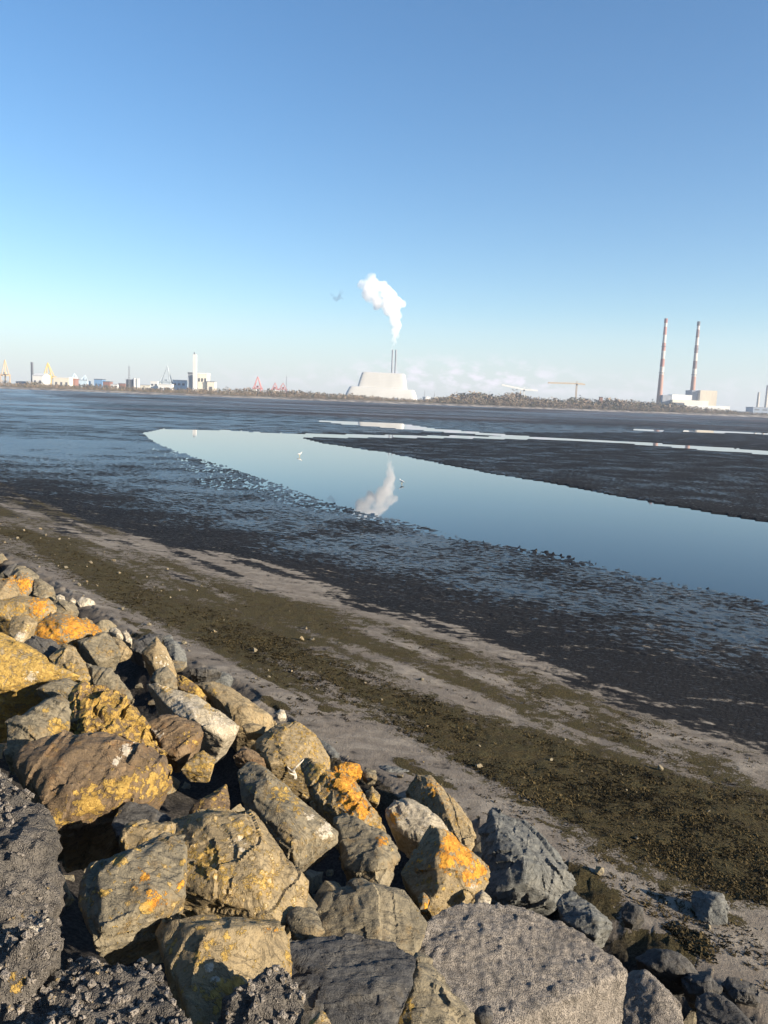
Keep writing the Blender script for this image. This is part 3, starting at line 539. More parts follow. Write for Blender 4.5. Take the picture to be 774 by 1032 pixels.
def twig():
    P, t = hit_pile(297, 776, .12); P = np.array([0, 0, HC]) + ray(297, 776)*(t-.05); bm = bmesh.new()
    def limb(pts, r0):
        prev = None; n = len(pts)
        for k, (dx, dz, dy) in enumerate(pts):
            rr = r0*(1-.65*k/(n-1)); ring = [bm.verts.new((dx+rr*math.cos(a*1.2566), dy, dz+rr*math.sin(a*1.2566))) for a in range(5)]
            if prev:
                for a in range(5): bm.faces.new((prev[a], prev[(a+1) % 5], ring[(a+1) % 5], ring[a]))
            else: bm.faces.new(ring)
            prev = ring
        bm.faces.new(prev[::-1])
    s = t/F
    limb([(1*s, -8*s, 0), (0, -4*s, .01), (-1*s, 0, 0), (2*s, 4*s, -.01), (6*s, 8*s, 0), (8*s, 10*s, .01)], .011)
    limb([(-1*s, -2*s, 0), (-5*s, 0, .01), (-7*s, 3*s, .0)], .007)
    limb([(0, -5*s, 0), (-4*s, -3*s, -.01), (-6*s, -2*s, .0)], .006)
    bmesh.ops.recalc_face_normals(bm, faces=bm.faces); me = bpy.data.meshes.new('twig'); bm.to_mesh(me); bm.free()
    o = link('twig', me, paint('bleached_wood', (.50, .46, .38), .15, 8)); o.location = P
    tag(o, 'forked bleached twig caught between the pointed slab and the orange ridge boulder', 'twig')
twig()
# --- loose stones filling the hollows between the boulders, and pebbles strewn on the sand
def stones(name, spots, mat, label):
    bm = bmesh.new(); ctr = []; 
    for (x, y, z, s) in spots:
        q = bmesh.new(); rnd = random.Random(int(x*971+y*313))
        for _ in range(12):
            v = Vector((rnd.gauss(0, 1), rnd.gauss(0, 1), rnd.gauss(0, .7))).normalized()*s*rnd.uniform(.38, .55)
            q.verts.new(v + Vector((x, y, z)))
        bmesh.ops.convex_hull(q, input=q.verts)
        bmesh.ops.delete(q, geom=[e for e in q.verts if not e.link_faces], context='VERTS')
        if s > .06:
            bmesh.ops.triangulate(q, faces=q.faces); bmesh.ops.subdivide_edges(q, edges=q.edges, cuts=2, use_grid_fill=True)
        ctr += [(x, y, z, s)]*len(q.verts)
        t = bpy.data.meshes.new('t'); q.to_mesh(t); q.free(); bm.from_mesh(t); bpy.data.meshes.remove(t)
    me = bpy.data.meshes.new(name); bm.to_mesh(me); bm.free(); C_ = np.array(ctr); n_ = len(C_)
    co = np.empty(n_*3, np.float32); me.vertices.foreach_get('co', co); co = co.reshape(-1, 3).astype(float)
    co = co + (co-C_[:, :3])*(.32*fbm(co*(2.5/C_[:, 3:4]), 3, 3))[:, None]
    me.vertices.foreach_set('co', co.astype(np.float32).ravel())
    at = me.color_attributes.new('lichen', 'FLOAT_COLOR', 'POINT'); at.data.foreach_set('color', np.tile([0, .12, .05, 1], n_).astype(np.float32))
    tag(link(name, me, mat), label, None, None, 'stuff')
def spots(n, xr, yr, dr, sizes, seed, emb, keep=None):
    rg = np.random.default_rng(seed); x = rg.uniform(*xr, n*12); y = rg.uniform(*yr, n*12); d = toe_d(x, y); m = (d > dr[0]) & (d < dr[1])
    if keep: m &= keep(d, rg)
    x, y = x[m][:n], y[m][:n]; s = rg.choice(sizes, len(x)); z = base_z(x, y)+s*emb
    return list(zip(x.tolist(), y.tolist(), z.tolist(), s.tolist()))
stones('rubble', spots(300, (-9, 3), (.6, 17), (.25, 4.4), [.1, .14, .2, .28, .36, .42], 3, .12), M['grey'], 'loose grey stones filling the hollows between the boulders')
stones('pebbles', spots(260, (-14, 8), (2, 24), (-3.4, .05), [.015, .02, .025, .03, .04, .05, .09], 4, .2, lambda d, rg: rg.random(len(d)) > -d/3.6), M['grey'], 'small grey pebbles strewn along the sand')
def gravel_on():
    from mathutils.bvhtree import BVHTree
    rg = random.Random(21); sp = []
    for o in [q for q in COL.objects if q.type == 'MESH' and q.data.materials and q.data.materials[0] == M['rub']]:
        vs = [v.co for v in o.data.vertices]; t = BVHTree.FromPolygons(vs, [p.vertices[:] for p in o.data.polygons])
        xs = [v.x for v in vs]; ys = [v.y for v in vs]; n = int(900*min(1.5, (max(xs)-min(xs))*(max(ys)-min(ys))/.5))
        for _ in range(n):
            h = t.ray_cast(Vector((rg.uniform(min(xs), max(xs)), rg.uniform(min(ys), max(ys)), 5)), Vector((0, 0, -1)))
            if h[0] is None or h[1].z < .35: continue
            p = h[0]+o.location
            if float(fbm(np.array([[p.x*4, p.y*4, 0.]]), 2, 6)[0]) < -.12: continue
            s = rg.choice([.008, .010, .012, .015, .018, .024, .034]); sp.append((p.x, p.y, p.z+s*.15, s))
    stones('gravel', sp, M['conc'], 'small angular gravel bedded in the rough concrete lumps')
gravel_on()
# --- seaweed tufts
def tufts():
    rg = np.random.default_rng(11); n = 150000
    r = 4.2*(26/4.2)**rg.random(n); a = rg.uniform(-.65, .52, n); x = r*np.sin(a); y = r*np.cos(a); z = base_z(x, y)
    px, py = project(np.stack([x, y, z], 1)); d = toe_d(x, y)
    inside = (py > weed_a(px)+4) & (py < weed_b(px)); patch = ((px-655)/62)**2 + ((py-958)/26)**2 < 1
    cl = fbm(P2(x, y, 1.3), 3, 77); st = fbm(np.stack([(x*.65-y*.76)*.5, (x*.76+y*.65)*2.2, x*0], 1), 4, 78)
    stray = (py > dark_end(px)+8) & (rg.random(n) < .22) & (st > .12)
    k = (d < -.1) & (inside | patch | stray) & (rg.random(n) < .6+.9*cl + .8*patch)
    x, y, z, pt = x[k][:26000], y[k][:26000], z[k][:26000], patch[k][:26000]; n = len(x); K = 6
    s = rg.uniform(.009, .024, n)*np.where(pt, 1.5, 1); s = np.repeat(s, K); X = np.repeat(x, K); Y = np.repeat(y, K); Z = np.repeat(z, K); N_ = n*K
    b = rg.uniform(0, 6.283, N_); l = s*rg.uniform(.7, 2.0, N_); w = s*rg.uniform(.1, .28, N_); tl = rg.uniform(.08, .55, N_)
    dx, dy = np.cos(b), np.sin(b); ox = X+rg.normal(0, 1, N_)*s*.7; oy = Y+rg.normal(0, 1, N_)*s*.7
    pv = np.stack([np.stack([ox-dy*w, oy+dx*w, Z-.004], 1), np.stack([ox+dy*w, oy-dx*w, Z-.004], 1), np.stack([ox+dx*l*.6+dy*w, oy+dy*l*.6-dx*w, Z+l*tl*.8], 1), np.stack([ox+dx*l, oy+dy*l, Z+l*tl*.6], 1), np.stack([ox+dx*l*.6-dy*w, oy+dy*l*.6+dx*w, Z+l*tl], 1)], 1).reshape(-1, 3)
    me = bpy.data.meshes.new('seaweed'); me.vertices.add(len(pv)); me.vertices.foreach_set('co', pv.astype(np.float32).ravel())
    me.loops.add(len(pv)); me.loops.foreach_set('vertex_index', np.arange(len(pv), dtype=np.int32)); me.polygons.add(N_); me.polygons.foreach_set('loop_start', np.arange(0, len(pv), 5, dtype=np.int32)); me.update(calc_edges=True)
    nn = N('seaweed'); f = nn.noise(nn.obj(), 3, 4)
    m = nn.bsdf(nn.mix(nn.ramp(f, (.35, .65)), (.030, .023, .010), (.090, .067, .028)), .75, None, .2)
    tag(link('seaweed', me, m), 'brown seaweed and eelgrass strewn in a band along the shore', kind='stuff')
tufts()

# ================================================================ far things
class MB:
    """collects boxes, bars, tubes into one mesh"""
    def __init__(s): s.v = []; s.f = []
    def add(s, v, f): i = len(s.v); s.v += [tuple(map(float, p)) for p in v]; s.f += [tuple(k+i for k in q) for q in f]
    def box(s, x0, x1, y0, y1, z0, z1, ax=None):
        v = [(x0, y0, z0), (x1, y0, z0), (x1, y1, z0), (x0, y1, z0), (x0, y0, z1), (x1, y0, z1), (x1, y1, z1), (x0, y1, z1)]
        s.add(v, [(0, 3, 2, 1), (4, 5, 6, 7), (0, 1, 5, 4), (1, 2, 6, 5), (2, 3, 7, 6), (3, 0, 4, 7)])
    def bar(s, a, b, w):
        a = Vector(a); b = Vector(b); d = (b-a).normalized(); u = d.cross(Vector((0, 0, 1)))
        if u.length < .1: u = d.cross(Vector((0, 1, 0)))
        u.normalize(); v = d.cross(u); u *= w/2; v *= w/2
        s.add([a-u-v, a+u-v, a+u+v, a-u+v, b-u-v, b+u-v, b+u+v, b-u+v], [(0, 3, 2, 1), (4, 5, 6, 7), (0, 1, 5, 4), (1, 2, 6, 5), (2, 3, 7, 6), (3, 0, 4, 7)])
    def tube(s, x, y, z0, z1, r0, r1, n=20, cap=True):
        v = [(x+r0*math.cos(t*6.28318/n), y+r0*math.sin(t*6.28318/n), z0) for t in range(n)] + [(x+r1*math.cos(t*6.28318/n), y+r1*math.sin(t*6.28318/n), z1) for t in range(n)]
        f = [(k, (k+1) % n, n+(k+1) % n, n+k) for k in range(n)]
        if cap: f += [tuple(range(n-1, -1, -1)), tuple(range(n, 2*n))]
        s.add(v, f)
    def truss(s, a, b, w, t, n):
        """square lattice beam between a and b"""
        a = Vector(a); b = Vector(b); d = (b-a).normalized(); u = d.cross(Vector((0, 0, 1)))
        if u.length < .1: u = Vector((1, 0, 0))
        u.normalize(); v = d.cross(u).normalized(); c = [u+v, u-v, -u-v, -u+v]
        for q in c: s.bar(a+q*w/2, b+q*w/2, t)
        for k in range(n):
            p0 = a+(b-a)*k/n; p1 = a+(b-a)*(k+1)/n
            for j in range(4): s.bar(p0+c[j]*w/2, p1+c[(j+1) % 4]*w/2, t*.7)
    def build(s, name, mat, parent=None, org=None):
        org = Vector(org) if org is not None else (parent.location if parent else Vector((0, 0, 0)))
        me = bpy.data.meshes.new(name); me.from_pydata([tuple(Vector(p)-Vector(org)) for p in s.v], [], s.f); me.update()
        o = link(name, me, mat, parent)
        if not parent: o.location = org
        return o
WH = paint('white_cladding', (.60, .60, .58), .06, .05); CREAM = paint('cream_cladding', (.62, .58, .48), .08, .05)
GREY = paint('grey_steel', (.22, .24, .27), .15, .2); DGREY = paint('dark_steel', (.07, .075, .085), .15, .2)
YEL = paint('yellow_paint', (.55, .38, .10), .1, .2); RED = paint('red_paint', (.42, .17, .16), .15, .2); BRICK = paint('brick', (.22, .11, .08), .2, .2)
BLUE = paint('blue_paint', (.12, .24, .42), .15, .2); LBLUE = paint('pale_blue_paint', (.45, .56, .64), .1, .2); CONC = paint('plain_concrete', (.38, .35, .31), .12, .08)
LAND = 3.2
def at(px, Y, z=LAND):           # plan x of a thing seen in photo column px at forward distance Y (looked up near the horizon)
    py = 403.2 + (px-387)*.0384 ; return float(W(px, py, Y)[0])
def zt(px, py, Y): return float(W(px, py, Y)[2])
PX = lambda Y: Y/800.
def ground_org(px, Y): return (at(px, Y), Y, LAND)
def hall(name, label, cat, px0, px1, pyt, Y, depth, wall, roofm=None, kind='flat', doors=0, group=None, base=LAND, panes=0):
    x0, x1 = at(px0, Y), at(px1, Y); c = (px0+px1)/2; z1 = zt(c, pyt, Y); rt_ = empty(name, ((x0+x1)/2, Y, base), label, cat, group)
    m = MB(); m.box(x0, x1, Y, Y+depth, base, z1); m.build('wall', wall, rt_)
    m = MB(); h = max(.6, (z1-base)*.07)
    if kind == 'gable':
        xm = (x0+x1)/2; m.add([(x0-1, Y-1, z1), (x1+1, Y-1, z1), (x1+1, Y+depth+1, z1), (x0-1, Y+depth+1, z1), (x0-1, Y+depth/2, z1+h*3), (x1+1, Y+depth/2, z1+h*3)], [(0, 1, 5, 4), (2, 3, 4, 5), (0, 4, 3), (1, 2, 5), (3, 2, 1, 0)])
    else: m.box(x0-.6, x1+.6, Y-.6, Y+depth+.6, z1+.003, z1+h)
    m.build('roof', roofm or GREY, rt_)
    if doors:
        for k in range(doors):
            xa = x0+(x1-x0)*(k+.3)/doors; xb = x0+(x1-x0)*(k+.7)/doors; q = MB(); q.box(xa, xb, Y-.25, Y-.02, base, base+(z1-base)*.6); q.build('door', DGREY, rt_)
    if panes:
        for k in range(panes):
            xa = x0+(x1-x0)*(k+.2)/panes; xb = x0+(x1-x0)*(k+.8)/panes; q = MB(); q.box(xa, xb, Y-.25, Y-.02, base+(z1-base)*.62, base+(z1-base)*.8); q.build('window', DGREY, rt_)
    return rt_
# ---- far land: a low strip with a sandy foot
shore = [(-900, 389.0-34.5), (-300, 381.), (0, 391.2), (100, 395.2), (190, 399), (374, 406.1), (560, 413.8), (680, 418.2), (774, 421.3), (1100, 433.8), (1800, 461)]
def shore_pt(px):
    # plan line of the far shore
    return np.array([at(px, 1.)*1., 1.])
def YS(px): return float(np.interp(px, [-600, 0, 190, 374, 560, 774, 1400], [1150, 1150, 1150, 1180, 1240, 1290, 1400]))
V = []; Fc = []; prof = [(0, -.3), (8, 1.0), (16, 2.4), (60, 3.4), (300, 3.4), (1500, 3.2), (3500, 3.0)]
cols = list(range(-1400, 2201, 20))
for i, px in enumerate(cols):
    Y0 = YS(px)
    for (dy, z) in prof:
        Y = Y0+dy+4*math.sin(px*.05) if dy < 50 else Y0+dy
        V.append((at(px, Y), Y, z))
n_ = len(prof)
for i in range(len(cols)-1):
    for j in range(n_-1): Fc.append((i*n_+j, (i+1)*n_+j, (i+1)*n_+j+1, i*n_+j+1))
me = bpy.data.meshes.new('far_shore'); me.from_pydata(V, [], Fc); me.update()
nn = N('far_land'); o_ = nn.obj(); gm = nn.n('ShaderNodeSeparateXYZ'); nn.set(gm.inputs[0], o_)
lc = nn.mix(nn.ramp(nn.noise(o_, .05, 5), (.4, .6)), (.12, .10, .06), (.20, .17, .12))
lc = nn.mix(nn.ramp(gm.outputs[2], (2.2, 2.9, 1, 0)), lc, nn.mix(nn.ramp(nn.noise(o_, .09, 5), (.4, .6)), (.10, .085, .07), (.30, .26, .21)))
tag(link('far_shore', me, nn.bsdf(lc, .9)), kind='structure')
# ---- winter scrub and woodland along the far shore: one mass nobody could count
def scrub():
    V = []; Fc = []; rnd = random.Random(5); ci = []
    topx = [-500, -20, 0, 30, 60, 100, 150, 190, 230, 300, 350, 374, 420, 432, 445, 460, 480, 540, 560, 600, 650, 680, 705, 730, 745, 774, 900, 1300]
    hh = [9, 9, 7, 10, 7.5, 8, 7.5, 9, 11, 12, 11, 7, 6, 8, 13, 17, 19, 19, 16.5, 18, 17, 13.5, 11, 9, 6, 5, 6, 8]
    for k in range(8000):
        px = rnd.uniform(-420, 1200); row = rnd.random()**1.2
        Y = YS(px) + 20 + row*170
        H = np.interp(px, topx, hh)*(.35+.75*row)*rnd.uniform(.75, 1.08)*(1+.28*float(fbm(np.array([[px*.06, row*3, 0.]]), 3, 5)[0]))
        if rnd.random() < .05: H *= 1.25
        x = at(px, Y); wd = H*rnd.uniform(.35, .75); shade = rnd.random()
        for _ in range(44):
            a = rnd.uniform(0, 6.28); b = rnd.random()**.5; zc = rnd.random()
            rr = wd*math.sqrt(max(.05, 1-(2*zc-.9)**2*.8))*b
            p = Vector((x+rr*math.cos(a), Y+rr*math.sin(a), LAND-1+H*zc)); s = H*rnd.uniform(.06, .13)
            i = len(V)
            for _j in range(3): V.append(tuple(p+Vector((rnd.gauss(0, s), rnd.gauss(0, s), rnd.gauss(0, s*.8)))))
            Fc.append((i, i+1, i+2)); ci.append(shade)
    me = bpy.data.meshes.new('woodland'); me.from_pydata(V, [], Fc); me.update()
    at_ = me.attributes.new('tint', 'FLOAT', 'FACE'); at_.data.foreach_set('value', ci)
    n = N('winter_scrub'); t = n.attr('tint').outputs['Fac']
    c = n.mix(n.ramp(t, (.2, .6)), (.085, .078, .045), (.17, .125, .085)); c = n.mix(n.ramp(t, (.7, 1.)), c, (.27, .21, .14))
    tag(link('woodland', me, n.bsdf(c, .9)), 'brown winter scrub and bare trees along the far shore', kind='stuff')
scrub()
# ---- white power plant with rounded stepped body and two thin stacks
def plant():
    Y = 1570.; c = at(384, Y); r = empty('incinerator', (c, Y, LAND), 'white stepped plant with rounded corners under a rising steam plume', 'power plant')
    def tier(px0, px1, t0, t1, pt0, pt1, z0, dep, y0):
        """lofted rounded tier: footprint px0..px1 at z0, px t0..t1 at top (pt0/pt1 = photo y of the top ends)"""
        m = MB(); rings = 9; seg = 56; xa, xb, ta, tb = at(px0, Y), at(px1, Y), at(t0, Y), at(t1, Y)
        for k in range(rings+3):
            if k <= rings: f = k/rings; ins = 0
            else: f = 1; ins = (k-rings)*1.6
            g = f**1.0; bulge = 2.2*math.sin(f*math.pi)*.0
            x0 = xa+(ta-xa)*(f**1.5)+ins; x1 = xb+(tb-xb)*(f**1.5)-ins
            zz = z0+f*1.0
            yf = y0+4*f**2+ins; yb = y0+dep-4*f**2-ins; cx, cy_ = (x0+x1)/2, (yf+yb)/2; a, b = (x1-x0)/2, (yb-yf)/2
            for s in range(seg):
                t = 2*math.pi*s/seg; e = .17
                X_ = cx+a*math.copysign(abs(math.cos(t))**e, math.cos(t)); Y_ = cy_+b*math.copysign(abs(math.sin(t))**e, math.sin(t))
                u = (X_-x0)/max(x1-x0, 1); zt_ = zt(t0, pt0, Y)*(1-u)+zt(t1, pt1, Y)*u - 2.0
                z = z0+(zt_-z0)*f + (0 if k <= rings else [0, 1.2, 2.0][k-rings])
                m.v.append((X_, Y_, z))
        for k in range(rings+2):
            for s in range(seg): m.f.append((k*seg+s, k*seg+(s+1) % seg, (k+1)*seg+(s+1) % seg, (k+1)*seg+s))
        m.f.append(tuple((rings+2)*seg+s for s in range(seg)))
        return m
    n = N('ribbed_white_cladding'); o = n.obj(); sx_ = n.n('ShaderNodeSeparateXYZ'); n.set(sx_.inputs[0], o)
    rib = n.math('SINE', n.math('MULTIPLY', sx_.outputs[2], 2.2)); f = n.noise(n.mapping(o, (1, 1, .3)), .04, 4)
    cl = n.bsdf(n.mix(n.ramp(f, (.3, .7)), (.46, .455, .43), (.52, .515, .49)), .55, n.bump(rib, .3, .3))
    m = tier(346.6, 421.0, 351.5, 417.6, 388.8, 392.9, LAND, 70, Y-8); m.build('lower_body', cl, r)
    m = tier(357.5, 411.2, 363.5, 407.4, 374.3, 376.3, LAND+.5, 48, Y+4); m.build('upper_body', cl, r)
    m = MB(); x0, x1 = at(352, Y), at(416, Y)
    m.box(x0, x1, Y-8.6, Y-8.3, LAND, LAND+4); m.build('plinth', CONC, r)
    for k, (pa, pb) in enumerate(((362, 364), (379, 382), (398, 401))):
        m = MB(); m.box(at(pa, Y), at(pb, Y), Y-9.2, Y-8.62, LAND, LAND+6.5); m.build('door', GREY, r)
    for px, tx in ((393.9, 1), (397.2, 1)):
        x = at(px, Y+25); sm = MB(); sm.tube(x, Y+25, LAND+10, zt(px+1, 352.4, Y+25), 1.9, 1.6, 18); f = sm.build('stack', GREY, r)
        q = MB(); q.tube(x, Y+25, zt(px+1, 352.4, Y+25)-2, zt(px+1, 352.4, Y+25)+.4, 2.0, 2.0, 18, True); q.build('rim', DGREY, f)
plant()
# ---- steam plume
def cloud_mesh(pts, Y, seed, vox, dyv=0.):
    """closed puffy skin round a chain of (px, py, radius_px) at distance Y"""
    bm = bmesh.new(); rnd = random.Random(seed)
    for (px, py, r) in pts:
        c = W(px, py, Y); R_ = r*PX(Y)*(1.12 if r > 4.5 else 1)
        for k in range(5 if r > 2.5 else 1):
            o = Vector((rnd.gauss(0, .38), rnd.gauss(0, .45), rnd.gauss(0, .36)))*R_ if k else Vector((0, 0, 0))
            bmesh.ops.create_icosphere(bm, subdivisions=2, radius=R_*(rnd.uniform(.45, .75) if k else .8), matrix=Matrix.Translation(Vector(c)+o))
    me = bpy.data.meshes.new('c'); bm.to_mesh(me); bm.free(); tmp = bpy.data.objects.new('t', me); COL.objects.link(tmp)
    md = tmp.modifiers.new('r', 'REMESH'); md.mode = 'VOXEL'; md.voxel_size = vox
    out = bpy.data.meshes.new_from_object(tmp.evaluated_get(bpy.context.evaluated_depsgraph_get())); bpy.data.objects.remove(tmp)
    nv = len(out.vertices); co = np.empty(nv*3, np.float32); out.vertices.foreach_get('co', co); co = co.reshape(-1, 3).astype(float)
    no = np.empty(nv*3, np.float32); out.vertices.foreach_get('normal', no); no = no.reshape(-1, 3)
    co = co + no*(3.0*fbm(co*.10, 4, seed))[:, None]; out.vertices.foreach_set('co', co.astype(np.float32).ravel())
    out.polygons.foreach_set('use_smooth', np.ones(len(out.polygons), bool)); return out
def smoke_mat(name, dens, scale, thr, col, aniso=.3, absorb=None):
    n = N(name); o = n.n('ShaderNodeNewGeometry').outputs['Position']
    f = n.noise(o, scale, 5, .6); d = n.math('MULTIPLY', n.ramp(f, thr), dens)
    v = n.n('ShaderNodeVolumePrincipled'); v.inputs['Color'].default_value = (*col, 1); v.inputs['Anisotropy'].default_value = aniso
    if absorb: v.inputs['Absorption Color'].default_value = (*absorb, 1)
    n.t.links.new(d, v.inputs['Density']); n.t.links.new(v.outputs[0], n.out.inputs['Volume']); 
    n.m.cycles.volume_step_rate = 1.0 if hasattr(n.m.cycles, 'volume_step_rate') else 1.0
    return n.m
chain = [(394.9, 352, 1.5), (398.2, 352, 1.5), (395.3, 350, 1.8), (398.5, 350, 1.8), (396.5, 348, 2.4), (398, 345, 2.9), (397, 342, 3.0), (399, 338, 3.6), (398, 333, 4.6), (399.5, 328, 5.2), (397.5, 323, 6.4), (400, 318, 6.0), (396, 314, 7.2), (399, 309, 6.6), (401, 305, 5.5), (393, 307, 8.2), (391, 301, 8.4), (387, 296, 8.6), (383, 292, 9.2), (378, 295, 9.0), (374, 290, 8.4), (371, 285, 6.5), (377, 301, 8.0), (370, 297, 6.6), (381, 305, 6.0), (375, 284, 5.5), (391, 312, 6.5)]
sm_ = link('steam_plume', cloud_mesh(chain, 1595, 4, 1.6), smoke_mat('steam', .12, .045, (.36, .70), (1, 1, 1), 0.))
tag(sm_, 'white steam plume rising and drifting from the thin stacks', 'steam plume', kind='stuff')
puff = [(341, 299, 4.2), (338, 301, 3.4), (343.5, 295, 2.6), (335, 297, 1.8), (332.5, 295.5, 1.3), (346, 301, 1.8)]
pf = link('smoke_puff', cloud_mesh(puff, 1595, 8, 1.6), smoke_mat('drifting_smoke', .06, .08, (.38, .60), (.16, .22, .34), 0.))
tag(pf, 'small grey wisp of smoke drifting in the sky away from the plume', 'smoke puff', kind='stuff')
# ---- twin red and white chimneys
def big_chimney(px, pyb, top, Y, rb, rtp, bands, label, topm):
    x = at(px, Y); r = empty('striped_chimney', (x, Y, LAND), label, 'chimney', 'tall striped chimneys')
    zT = zt(*top, Y); m = MB(); n = len(bands)
    RR = lambda z: rb+(rtp-rb)*((z-LAND)/(zT-LAND))**.8
    zb = LAND+(zT-LAND)*.40
    m.tube(x, Y, LAND, LAND+(zb-LAND)*.5, RR(LAND), RR(LAND+(zb-LAND)*.5), 32, False); m.tube(x, Y, LAND+(zb-LAND)*.5, zb, RR(LAND+(zb-LAND)*.5), RR(zb), 32, False)
    m.build('shaft', paint('chimney_concrete', (.30, .165, .12), .12, .05), r)
    z0 = zb; 
    for k, mt in enumerate(bands):
        z1 = zb+(zT-zb)*(k+1)/n; q = MB(); q.tube(x, Y, z0, z1, RR(z0)+.03*(k % 2), RR(z1)+.03*(k % 2), 32, k == n-1); q.build('band', mt, r); z0 = z1
    q = MB(); q.tube(x, Y, zT-9, zT+.5, RR(zT)+.45, RR(zT)+.45, 32, True); c = q.build('cap', topm, r)
    for zz in (zb+3, zb+(zT-zb)*.5):
        q = MB(); q.tube(x, Y, zz, zz+1.2, RR(zz)+1.3, RR(zz)+1.3, 28); q.build('gallery', DGREY, r)
BW = paint('band_white', (.46, .41, .36), .1, .05); BR = paint('band_red', (.30, .13, .10), .15, .05); BD = paint('band_dark', (.17, .11, .10), .15, .05)
big_chimney(663.4, 408, (672.6, 321.3), 1790, 6.6, 3.1, [BW, BR, BW, BR, BW, BR, BW], 'tall striped chimney with pale bands at the end of the station block', paint('cap_red', (.20, .07, .06), .1, .1))
big_chimney(696.0, 400, (703.6, 324.2), 1850, 6.6, 3.1, [BW, BD, BW, BD, BW, BD, BW], 'tall dark banded chimney with a black cap behind the boiler house', DGREY)
# ---- power station blocks
def station():
    Y = 1760.; r = empty('power_station', (at(700, Y), Y, LAND), 'long cream power station with stepped blocks below the striped chimneys', 'power station')
    def blk(nm, p0, p1, pyt, dy, dep, mat, base=LAND, win=0):
        y0 = Y+dy; x0, x1 = at(p0, y0), at(p1, y0); z1 = zt((p0+p1)/2, pyt, y0); m = MB(); m.box(x0, x1, y0, y0+dep, base, z1); o = m.build(nm, mat, r)
        q = MB(); q.box(x0-.5, x1+.5, y0-.5, y0+dep+.5, z1+.003, z1+1.1); q.build('roof', paint('roof_edge', (.5, .47, .42), .1, .1), o)
        if win:
            for j in range(win):
                q = MB(); zz = base+(z1-base)*(j+.55)/win; q.box(x0+1, x1-1, y0-.3, y0-.02, zz, zz+1.6); q.build('window_band', DGREY, o)
        return o
    blk('turbine_hall', 677, 713, 403.4, 0, 40, CREAM, win=1)
    blk('annexe', 690, 735, 408.7, -16, 14, WH, win=1)
    blk('stair_tower', 666.8, 675.5, 398.2, 12, 40, GREY)  # grey block stands in for the shaded left end of the station
    blk('office_block', 676.0, 696, 397.8, 45, 30, WH, win=3)
    b = blk('boiler_house', 704.0, 721.0, 393.5, 50, 50, paint('boiler_cladding', (.50, .45, .36), .12, .08), win=4)
    for k in range(5): q = MB(); q.box(at(705+k*3.2, Y+60), at(706+k*3.2, Y+60), Y+60, Y+64, zt(706+k*3.2, 393.5, Y+50)+1, zt(706+k*3.2, 392.2, Y+50)+1); q.build('vent', DGREY, b)
    blk('boiler_annexe', 695.6, 703.4, 393.2, 60, 40, GREY)  # shade on the boiler house side, built as a grey block
    blk('loading_bay', 677.5, 689, 405.8, -8, 7.5, DGREY)  # dark block where the front has a recess
station()
def shed():
    Y = 1700.; r = empty('open_shed', (at(735, Y), Y, LAND), 'low pale shed with a dark flat roof and open bays beyond the station', 'shed')
    x0, x1 = at(714, Y), at(757, Y); z1 = zt(735, 415.0, Y)
    m = MB(); m.box(x0, x1, Y, Y+22, z1, z1+1.8); m.build('roof', DGREY, r)
    m = MB(); m.box(x0+4, x1-3, Y+12, Y+13, LAND, z1-.01); m.build('wall', WH, r)
    for k in range(9):
        q = MB(); x = x0+3+(x1-x0-6)*k/8; q.box(x-.9, x+.9, Y+1, Y+3, LAND, z1-.01); q.build('post', DGREY, r)
shed()
def pair(px, top, w, label):
    Y = 1950.; x = at(px, Y); r = empty('grey_chimney', (x, Y, LAND), label, 'chimney', 'slim grey chimneys')
    m = MB(); z1 = zt(px+.7, top, Y); m.tube(x, Y, LAND+8, z1, w*PX(Y)/2*1.15, w*PX(Y)/2*.9, 20); s = m.build('shaft', CONC, r)
    m = MB(); m.tube(x, Y, z1-5, z1+.4, w*PX(Y)/2*1.0, w*PX(Y)/2*1.0, 20); m.build('cap', DGREY, s)
    m = MB(); m.box(x-5, x+5, Y-5, Y+5, LAND, LAND+9); m.build('base', GREY, r)
pair(762.6, 395.3, 2.4, 'shorter slim grey chimney beyond the open shed'); pair(770.8, 388.2, 2.6, 'taller slim grey chimney beyond the open shed')
hall('turbine_house', 'blue grey block at the foot of the slim grey chimneys', 'building', 758.5, 790, 411.2, 1930, 40, paint('blue_grey_cladding', (.20, .25, .32), .1, .1), GREY, panes=4)
hall('gatehouse', 'small white hut on the shore below the slim grey chimneys', 'hut', 771, 780, 416.6, 1500, 10, WH, GREY, doors=1)
# ---- left harbour
hall('warehouse', 'white warehouse beside the dark chimney across the bay', 'warehouse', 32.8, 43.2, 378.6, 1650, 40, WH, WH, 'gable', doors=2)
hall('warehouse', 'long cream warehouse beyond the yellow gantry crane', 'warehouse', 54.2, 69.6, 380.9, 1560, 40, CREAM, WH, doors=3)
hall('container_block', 'rusty red block of stacked containers next to the cream warehouse', 'containers', 70, 75.4, 382.0, 1580, 20, BRICK, BRICK)
hall('shed', 'low blue shed on the harbour side', 'shed', 95, 103.2, 382.6, 1700, 20, BLUE, DGREY, doors=2)
hall('shed', 'red brick shed next to the low blue shed', 'shed', 103.8, 110.4, 384.8, 1650, 20, BRICK, DGREY, doors=1)
hall('office', 'white cabin near the red brick shed', 'cabin', 111.5, 118, 387.4, 1600, 14, WH, GREY, panes=2)
hall('pump_house', 'dark grey block at the foot of the thin mast', 'building', 127.0, 133.4, 382.8, 1600, 20, DGREY, GREY)
hall('silo_building', 'white block with a flat roof before the grey gantry crane', 'building', 151.8, 158.8, 384.8, 1600, 25, WH, WH, panes=2)
hall('quay_shed', 'long low white shed under the grey gantry crane', 'shed', 159.5, 173, 387.6, 1580, 15, WH, WH, doors=3)
